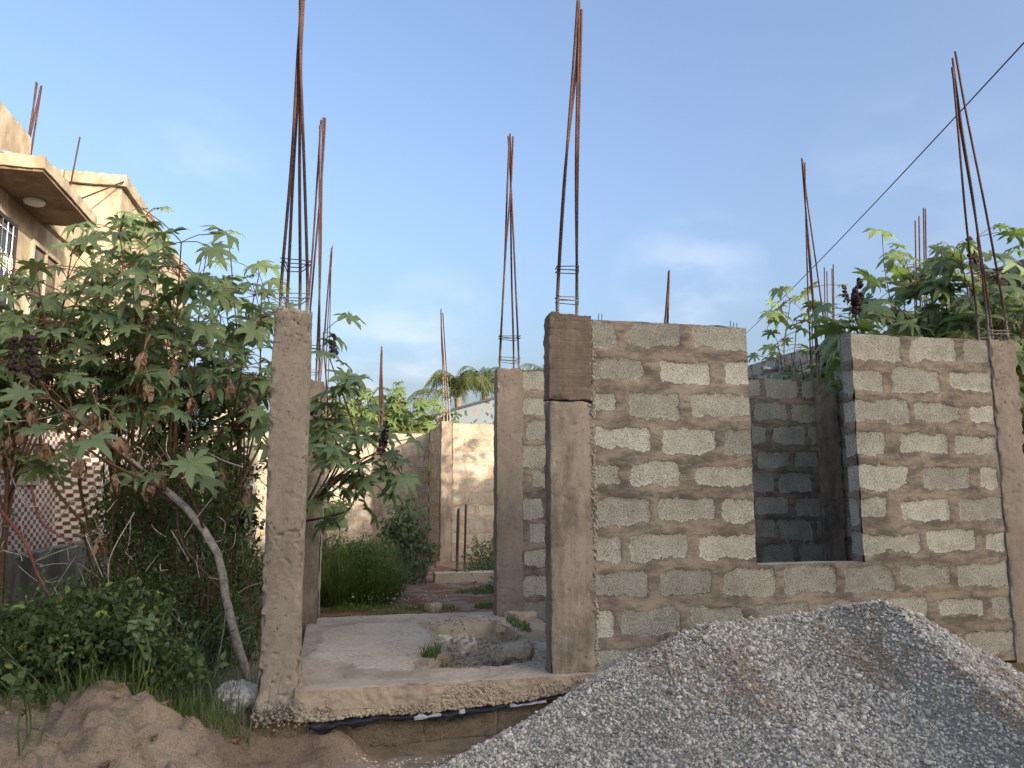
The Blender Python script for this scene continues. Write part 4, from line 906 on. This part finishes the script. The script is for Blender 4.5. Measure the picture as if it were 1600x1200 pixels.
# --- understorey bushes and weeds
def bush(name, label, cat, base, blobs, n, size, mat, T=None, stems=20, seed=0, group=None, stemmat='stem', updir=(0, -.3, 1), yel=.0, spray=.10, stuff=False):
    """small leaved bush: leaves in sprays round many twig ends spread in ellipsoids (centre, radii)"""
    T = T or OT; rs = np.random.RandomState(seed); base = np.array(base, float); t = empty(name, base, label, cat, group)
    if stuff: t['kind'] = 'stuff'
    w = np.array([r[0] * r[1] * r[2] for c_, r in blobs]) ** .7; w = w / w.sum(); lb = MB(); tb = MB(); nsp = max(4, n // 14)
    idx = rs.choice(len(blobs), nsp, p=w); d = rs.normal(size=(nsp, 3)); d /= np.linalg.norm(d, axis=1)[:, None]; d *= (rs.random(nsp) ** .45)[:, None]
    cc = np.array([blobs[i_][0] for i_ in idx]) + d * np.array([blobs[i_][1] for i_ in idx]); cc[:, 2] = np.maximum(cc[:, 2], Gz(cc) + .03)
    for k in range(min(stems, nsp)):
        e = cc[k]; b_ = np.array([base[0] + (e[0] - base[0]) * .6, base[1] + (e[1] - base[1]) * .6, 0]); b_[2] = Gz(b_[None])[0] - .02
        tb.add(*tube(curve([b_, (b_ + e) / 2 + rs.uniform(-.06, .06, 3), e], 8), np.linspace(.007, .003, len(curve([b_, e, e + .1], 8))), 5, cap=False) if False else tube(curve([b_, (b_ + e) / 2 + rs.uniform(-.06, .06, 3), e], 8), .005, 5, cap=False))
    m = 14; sd_ = rs.normal(size=(nsp, 3)) + [0, 0, .3]; sd_ /= np.linalg.norm(sd_, axis=1)[:, None]
    tt = rs.uniform(-1, 1, (nsp, m)); C = (cc[:, None] + sd_[:, None] * tt[..., None] * spray + rs.normal(0, spray * .22, (nsp, m, 3))).reshape(-1, 3)
    head = rs.normal(size=(len(C), 3)) * .8 + np.repeat(sd_, m, 0) * .8; up = np.array(updir) + rs.normal(0, .5, (len(C), 3))
    put_leaves(lb, T, C, head, up, rs.uniform(size[0], size[1], len(C)), np.clip(np.repeat(rs.random(nsp), m) * .7 + rs.random(len(C)) * .3, 0, 1), (rs.random(len(C)) < yel) * 1.)
    tb.build('stems', M[stemmat], t); lb.build('leaves', M[mat], t); return t
B = lambda px, py, Y, rx, ry, rz: (PY(px, py, Y), (rx, ry, rz))
bush('wild_bush', 'dark fine leaved bush under the castor thicket, left of the front column', 'bush', (-.95, 6.6, .3), [B(250, 830, 6.1, .55, .35, .45), B(310, 900, 6.1, .5, .35, .4), B(200, 940, 5.9, .5, .35, .35), B(330, 780, 6.3, .35, .3, .4), B(235, 760, 6.3, .42, .35, .4), B(260, 960, 5.8, .5, .3, .3)], 15000, (.014, .046), 'weed', OTn, 140, 1, group='wild bushes', spray=.15, yel=.03)
bush('wild_bush', 'climbing vine mass hanging in front of the shaded grey wall end', 'vine', (-1.3, 8.2, .3), [B(290, 680, 7.5, .5, .5, .4), B(350, 800, 7.8, .35, .4, .6), B(235, 800, 7.6, .5, .5, .5), B(270, 620, 7.6, .45, .4, .3)], 9000, (.028, .055), 'weed', OTw, 40, 2, group='wild bushes', yel=.06)
bush('wild_bush', 'low dark bush against the grey fence at the far left', 'bush', (-2.1, 6.3, .3), [B(80, 975, 6.0, .5, .4, .14), B(150, 940, 6.4, .3, .4, .2), B(20, 1010, 5.7, .5, .3, .14)], 3400, (.02, .04), 'weed', OT, 40, 3, group='wild bushes')
bush('wild_bush', 'dark leafy undergrowth at the foot of the front left column', 'bush', (-.6, 6.6, .3), [B(385, 900, 7.0, .22, .3, .25), B(340, 1000, 6.2, .35, .4, .25)], 3600, (.02, .045), 'weed', OT, 40, 4, group='wild bushes')
# weeds along the crest of the bank
bush('weeds', 'green weeds spilling over the crest of the soil bank', 'weeds', (-1.2, 4.9, .5), [B(40, 1020, 4.85, .4, .22, .16), B(130, 1000, 4.9, .35, .2, .17), B(220, 1020, 4.9, .3, .2, .15), B(160, 960, 5.1, .4, .2, .16), B(60, 970, 5.1, .35, .2, .14), B(280, 1050, 5.1, .2, .2, .08)], 6500, (.014, .055), 'weed', OT, 60, 5, stemmat='stem_green', yel=.09, stuff=True)
bush('broadleaf_weed', 'round leaved seedling standing highest on the soil bank', 'weed', PY(215, 990, 4.75), [B(215, 985, 4.72, .07, .06, .06)], 42, (.05, .08), 'bigleaf', OTw, 4, 6, stemmat='stem_green', spray=.07)
bush('broadleaf_weed', 'bright green heart shaped leaves hanging over the left soil', 'weed', PY(40, 1080, 4.2), [B(40, 1075, 4.15, .14, .08, .05)], 56, (.03, .055), 'weed', OTw, 5, 7, stemmat='stem_green', spray=.1)
bush('flowering_weed', 'thin weed with pale flower spikes at the left', 'weed', PY(95, 1000, 5.0), [B(95, 970, 5.0, .1, .1, .12), B(115, 990, 5.0, .1, .1, .1)], 200, (.03, .05), 'weed', OT, 8, 8, stemmat='stem_green')
def grass(name, label, spots, n, L, mat, seed, cat='grass', w=.004, lean=.5, kind='stuff'):
    rs = np.random.RandomState(seed); mb = MB(); P = []
    for (x, y, rx, ry, wt) in spots:
        k = int(n * wt); a = rs.uniform(0, 6.28, k); r = np.sqrt(rs.random(k)); P.append(np.stack([x + rx * r * np.cos(a), y + ry * r * np.sin(a), rs.random(k)], 1))
    P = np.concatenate(P); k = len(P); base = P.copy(); base[:, 2] = Gz(P) - .01
    hidx = (P[:, 0] < 1.9) & (P[:, 0] > -.15) & (P[:, 1] < 7.9) & (P[:, 1] > 5.2)
    pd_ = pdist(P[:, 0], P[:, 1], pit_poly); base[hidx, 2] = np.where(pd_[hidx] > 0, ZS - .14, ZS - .01)
    a = rs.uniform(0, 6.28, k); nf = vn(base, 3.2, seed); nf2 = vn(base, 9, seed + 1); ln = rs.uniform(L[0], L[1], k) * (.45 + .7 * nf + .3 * nf2); le = rs.uniform(.1, 1, k) * lean; d = np.stack([np.cos(a), np.sin(a), a * 0], 1); s = np.stack([-np.sin(a), np.cos(a), a * 0], 1)
    V = []
    for t_, ww in ((0, 1), (.35, .9), (.7, .6), (1, .05)):
        c_ = base + d * (ln * le * t_ ** 1.6)[:, None] + np.array([0, 0, 1.]) * (ln * (t_ - .45 * le * t_ * t_))[:, None]
        V += [c_ - s * w * ww, c_ + s * w * ww]
    V = np.stack(V, 1); F = []
    for q in range(3): F.append((2 * q, 2 * q + 1, 2 * q + 3, 2 * q + 2))
    F = (np.array(F)[None] + (np.arange(k) * 8)[:, None, None]).reshape(-1, 4)
    mb.add(V.reshape(-1, 3), F, tone=np.repeat(np.clip(rs.random(k) * .6 + nf * .5, 0, 1), 8), yel=np.repeat((rs.random(k) < .07) * 1., 8))
    return tag(mb.build(name, M[mat]), label, cat, kind=kind)
grass('grass_mound', 'dense bright green grassy bush just inside the entrance behind the porch slab', [(.28, 9.55, .50, .58, .7), (.02, 9.8, .3, .5, .2), (.62, 9.9, .3, .3, .1)], 7500, (.18, .85), 'grass', 21, cat='bush', w=.0038, lean=1.25, kind='thing')
for o in SC.objects:
    if o.name == 'grass_mound': del o['kind']
bush('wild_bush', 'fine green foliage filling the grassy mound inside the entrance', 'bush', (.4, 9.6, .3), [((.30, 9.5, .60), (.48, .45, .36)), ((.62, 9.5, .48), (.30, .36, .26)), ((.02, 9.9, .72), (.25, .4, .36)), ((.5, 9.7, .8), (.35, .35, .25))], 15000, (.018, .045), 'grass', OTn, 30, 22, group='wild bushes', stemmat='stem_green')
bush('pale_shrub', 'tall pale green weed against the rear wall, right of the grassy mound', 'weed', (1.05, 11.2, .3), [((1.05, 11.2, 1.05), (.35, .3, .45)), ((1.15, 11.1, .6), (.4, .3, .3))], 2600, (.035, .075), 'weed_pale', OT, 30, 23, stemmat='stem_green')
bush('milkweed', 'young plant with big round waxy leaves behind the grassy mound', 'plant', (.12, 10.9, .3), [((.12, 10.9, 1.0), (.16, .15, .3)), ((.30, 10.9, .75), (.22, .15, .18))], 56, (.16, .26), 'bigleaf', OTw, 5, 24, stemmat='stem_green', updir=(0, -1, .5), spray=.16)
bush('ground_weeds', 'low weeds around the three short rods by the sunlit wall', 'weeds', (2.4, 11.6, .3), [((2.3, 11.4, .38), (.55, .5, .16)), ((2.9, 11.9, .45), (.6, .5, .2)), ((2.6, 12.6, .5), (.5, .6, .3)), ((2.2, 9.9, .33), (.5, .3, .05))], 5200, (.02, .045), 'weed', OT, 40, 25, stemmat='stem_green', stuff=True)
grass('tall_grass', 'tall thin grass and dry stalks sticking out of the weeds on the left', [(-1.3, 5.1, 1.0, .35, .6), (-.8, 5.5, .5, .4, .2), (-1.7, 5.4, .5, .4, .2)], 1500, (.15, .55), 'weed_pale', 29, w=.0022, lean=.9)
grass('ground_grass', 'short grass creeping over the soil inside the building', [(.45, 8.2, .5, .10, .25), (1.15, 8.7, .3, .25, .12), (2.1, 10.0, .5, .3, .2), (.4, 8.8, .5, .22, .15), (1.8, 8.7, .2, .15, .08), (1.68, 6.9, .08, .35, .07)], 6500, (.03, .10), 'grass', 26, w=.003)
grass('grass_tuft', 'small grass tuft in the left corner of the slab hole', [(*PZ(680, 1035, .35)[:2], .10, .10, 1.)], 240, (.06, .16), 'grass', 27, w=.003, lean=.8)
grass('dry_litter', 'thin grass and straw among the weeds on the bank', [(-1.3, 4.85, .8, .3, .6), (-.8, 5.1, .4, .3, .4)], 1800, (.06, .22), 'grass', 28, w=.0025, lean=.9)
# small white flowers on the mound edge
mb = MB(); n = 110; C = np.stack([RNG.uniform(.2, 1.35, n), RNG.uniform(8.35, 9.2, n), np.zeros(n)], 1); C[:, 2] = Gz(C) + RNG.uniform(.04, .16, n); stones(mb, C, RNG.uniform(.005, .008, n), np.ones(n))
tag(mb.build('white_flowers', M['white'], smooth=False), 'tiny white flowers at the front edge of the grassy mound', 'flowers', kind='stuff')

# ------------------------------------------------------------------ neighbour house on the left
XF = -3.7
H = empty('neighbour_house', (XF, 9, 0), 'cream two storey house with a canopy and checkered tiles at the left edge', 'house')
def cbox(name, b, mat, parent, res=.06, amp=.004, seed=0, chip=.01, faces='FBLRTD', cem=None): return concrete_box(name, b, mat, parent, seed, res, amp, chip, faces=faces, cem=cem)
cbox('tiled_wall', (-8, XF, 4.5, 11.98, .8, 2.78), M['tile'], H, .1, .001, 1, 0)
cbox('plinth', (-8, XF + .03, 4.5, 11.98, -.1, .80), M['greywall'], H, .1, .003, 2, 0)
cbox('band', (-8, XF + .05, 4.5, 12.0, 2.78, 2.98), M['plaster'], H, .08, .003, 3)
cbox('upper_wall', (-8, XF, 8.75, 11.99, 2.98, 4.98), M['plaster'], H, .08, .004, 4)
cbox('upper_wall', (-8, XF, 4.5, 8.75, 2.98, 4.98), M['plaster'], H, .1, .004, 14)
cbox('parapet', (-8, XF - .002, 4.5, 10.05, 5.13, 5.88), M['plaster'], H, .08, .006, 5)
cbox('parapet', (-8, XF - .004, 10.052, 10.85, 5.13, 5.62), M['plaster'], H, .08, .006, 6)
cn = cbox('canopy', (-8, -3.06, 8.72, 10.62, 4.985, 5.125), M['plaster'], H, .03, .006, 7, .02)
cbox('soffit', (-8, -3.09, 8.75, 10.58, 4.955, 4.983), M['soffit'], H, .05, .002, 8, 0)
cbox('roof_slab', (-8, XF + .06, 10.62, 12.0, 4.98, 5.12), M['plaster'], H, .06, .005, 18, .02)
mb = MB(); c = PZ(54, 316, 4.93); R_ = [.001, .075, .10, .105]; 
V, F = tube([[c[0], c[1], 4.955], [c[0], c[1], 4.93], [c[0], c[1], 4.905], [c[0], c[1], 4.89]], [.11, .115, .095, .03], 20); mb.add(V, F); mb.build('ceiling_lamp', M['white'], H)
# rear wing
cbox('rear_wing', (-8, -3.16, 12.0, 17.5, -.1, 6.06), M['plaster'], H, .12, .004, 9)
cbox('tiled_wall', (-8, -3.12, 11.965, 17.55, .8, 2.80), M['tile'], H, .1, .001, 19, 0)
cbox('roof_beam', (-8, -3.09, 11.93, 17.6, 6.06, 6.24), M['plaster'], H, .05, .006, 10, .03)
# pipes out of the parapet, diagonal brace, bars
for a_, b_, rr in (((-3.72, 9.0, 5.28), (-3.45, 8.95, 5.18), .035), ((-3.72, 10.0, 5.24), (-3.5, 9.95, 5.15), .035)):
    mb = MB(); mb.add(*tube([a_, b_], rr, 10)); mb.build('drain_pipe', M['grey_metal'], H)
mb = MB(); mb.add(*tube([PX(125, 311, -3.4), PY(193, 284, 11.9)], .012, 6)); mb.build('brace_rod', M['rust'], H)
for q in ([(44, 235), (57, 128)], [(42, 228), (58, 130)], [(48, 237), (65, 134)], [(46, 210), (64, 136)]):
    mb = MB(); P_ = [PX(*q[0], -3.75), PX(*q[1], -3.78)]; mb.add(*tube([P_[0] - [0, 0, .1], P_[1]], .011, 6)); mb.build('rebar', M['rust'], H)
mb = MB(); mb.add(*tube([PY(108, 300, 11.5), PY(125, 214, 11.5)], .011, 6)); mb.build('rebar', M['rust'], H)
def window(parent, y0, y1, z0, z1, x, grille=True):
    fb = MB()
    for b in ((y0 - .05, y0, z0 - .05, z1 + .05), (y1, y1 + .05, z0 - .05, z1 + .05), (y0, y1, z0 - .05, z0), (y0, y1, z1, z1 + .05), ((y0 + y1) / 2 - .015, (y0 + y1) / 2 + .015, z0, z1)):
        for P, F, Nn in box_faces(x - .02, x + .035, b[0], b[1], b[2], b[3], 1.): fb.add(P, F)
    w = fb.build('window', M['plaster' if not grille else 'dark'], parent)
    pb_ = MB(); P, F, Nn = grid((x + .006, y0, z0), (0, y1 - y0, 0), (0, 0, z1 - z0), 1.); pb_.add(P, F); o = pb_.build('pane', M['glass'], None); o.location = (0, 0, 0); o.parent = w; o.matrix_parent_inverse.identity(); o.location = -Vector(parent.location)
    if grille:
        gb = MB()
        for k in range(5):
            y = y0 + (k + .5) * (y1 - y0) / 5; gb.add(*tube([[x + .03, y, z0], [x + .03, y, z1]], .007, 5))
            a = np.linspace(0, 2 * math.pi, 12); gb.add(*tube(np.stack([a * 0 + x + .03, y + .05 * np.cos(a), (z0 + z1) / 2 + .12 * np.sin(a)], 1), .006, 5))
        for zz in (z0 + .1, (z0 + z1) / 2, z1 - .1): gb.add(*tube([[x + .03, y0, zz], [x + .03, y1, zz]], .006, 5))
        g = gb.build('grille', M['white'], None); g.parent = w; g.location = -Vector(parent.location)
window(H, 9.0, 9.75, 3.7, 4.62, XF); window(H, 10.35, 11.2, 3.7, 4.62, XF, False)
window(H, 10.55, 11.1, 1.70, 2.18, XF, False); window(H, 13.0, 14.2, 3.5, 4.6, -3.16, False)
# grey rendered garden wall of the neighbour
t = empty('garden_wall', (-2.8, 6.3, .2), 'low mossy grey garden wall in front of the tiled house', 'wall')
cbox('wall', (-2.95, -2.8, 7.9, 11.9, .0, .98), M['greywall'], t, .03, .006, 11, .03)
cbox('end_pillar', (-3.0, -2.72, 5.6, 7.88, .0, 1.06), M['greywall'], t, .03, .008, 12, .05)

# house with crazy paving far behind, next to the palms
t = empty('far_house', (3.2, 22, 0), 'far pale blue wall covered in crazy paving with a dark roof edge, beside the palms', 'house')
mb = MB(); z0_, z1_ = 3.72, 4.42
V = np.array([[2.2, 22, 0], [6.6, 22, 0], [6.6, 22, 4.82], [2.2, 22, 3.48], [2.2, 27, 0], [6.6, 27, 0], [6.6, 27, 4.82], [2.2, 27, 3.48]]); mb.add(V, [(0, 1, 2, 3), (5, 4, 7, 6), (4, 0, 3, 7), (1, 5, 6, 2), (3, 2, 6, 7)]); mb.build('gable_wall', M['crazy'], t, smooth=False)
mb = MB(); V = V + np.array([0, 0, 0]); Q = np.array([[2.0, 21.9, 3.43], [6.8, 21.9, 4.89], [6.8, 27.1, 4.89], [2.0, 27.1, 3.43]]); mb.add(np.vstack([Q, Q + [0, 0, .07]]), [(3, 2, 1, 0), (4, 5, 6, 7), (0, 1, 5, 4), (1, 2, 6, 5), (2, 3, 7, 6), (3, 0, 4, 7)]); mb.build('roof_edge', M['dark'], t, smooth=False)

# extra thin rods on the neighbour walls at the right, and a pipe
for k, (q, Y, lab) in enumerate(((((1430, 345, 470), (1436, 338, 470), (1443, 325, 470), (1446, 326, 470)), 8.7, 'four thin dark rods rising behind the big right castor bush'), (((1288, 418, 545), (1292, 424, 545), (1300, 420, 545), (1302, 413, 545)), 11.0, 'cluster of thin rods just right of the inner column bars'))):
    c = PY(q[0][0], q[0][2], Y); t = empty('rod_bundle', (c[0], c[1], c[2]), lab, 'steel rods')
    for a_, b_, e_ in q: mb = MB(); mb.add(*tube([PY(a_ + 3, e_ + 60, Y), PY(a_, b_, Y)], .010, 6)); mb.build('rebar', M['rust'], t)
p = PX(1212, 577, 7.98); mb = MB(); V, F = tube([p + [.12, 0, 0], p - [.35, .1, .02]], .045, 14, cap=False); mb.add(V, F); o = mb.build('drain_pipe', M['grey_metal'], origin=tuple(float(c) for c in p)); tag(o, 'short grey pipe end sticking out of the far grey wall', 'pipe'); sm_ = o.modifiers.new('thick', 'SOLIDIFY'); sm_.thickness = .006

# overhead cable: from its far pole, past the frame on the right
P0 = PY(1163, 521, 26); P1 = PY(1600, 46, 7.2); d = P1 - P0; far = P0 - d * .10 ; near_ = P1 + d * .35
n = 60; s = np.linspace(0, 1, n)[:, None]; L = far + (near_ - far) * s; sag = 4 * .22 * s * (1 - s); L[:, 2:] -= sag
# keep it passing through both sighted points
mb = MB(); mb.add(*tube(L, .010, 6)); tag(mb.build('overhead_cable', M['cable'], origin=tuple(float(c) for c in far)), 'black overhead cable crossing the sky at the right', 'cable')
mb = MB(); mb.add(*tube([[far[0], far[1], -.1], [far[0], far[1], far[2] + .3]], [.13, .08], 12)); tag(mb.build('utility_pole', M['stem_pale'], origin=(float(far[0]), float(far[1]), 0.)), 'distant utility pole carrying the black overhead cable', 'pole')

# ------------------------------------------------------------------ house across the street behind the viewer (its shade covers the foreground)
t = empty('street_house', (10, -9, 0), 'tall house across the street behind the viewer whose shadow covers the site', 'house')
cbox('wall', (1.0, 17.5, -14, -9.0, -.1, 8.3), M['plaster'], t, .5, .01, 61, 0)
cbox('roof', (.7, 17.8, -14.3, -8.7, 8.3, 8.55), M['conc'], t, .5, .01, 62, 0)
for zz in (1.2, 4.6):
    for x in (2.6, 6.2, 9.8, 13.4):
        mb = MB()
        for P, F, Nn in box_faces(x, x + 1.4, -9.0, -8.94, zz, zz + 1.3, 2.): mb.add(P, F)
        w = mb.build('window', M['glass'], t)
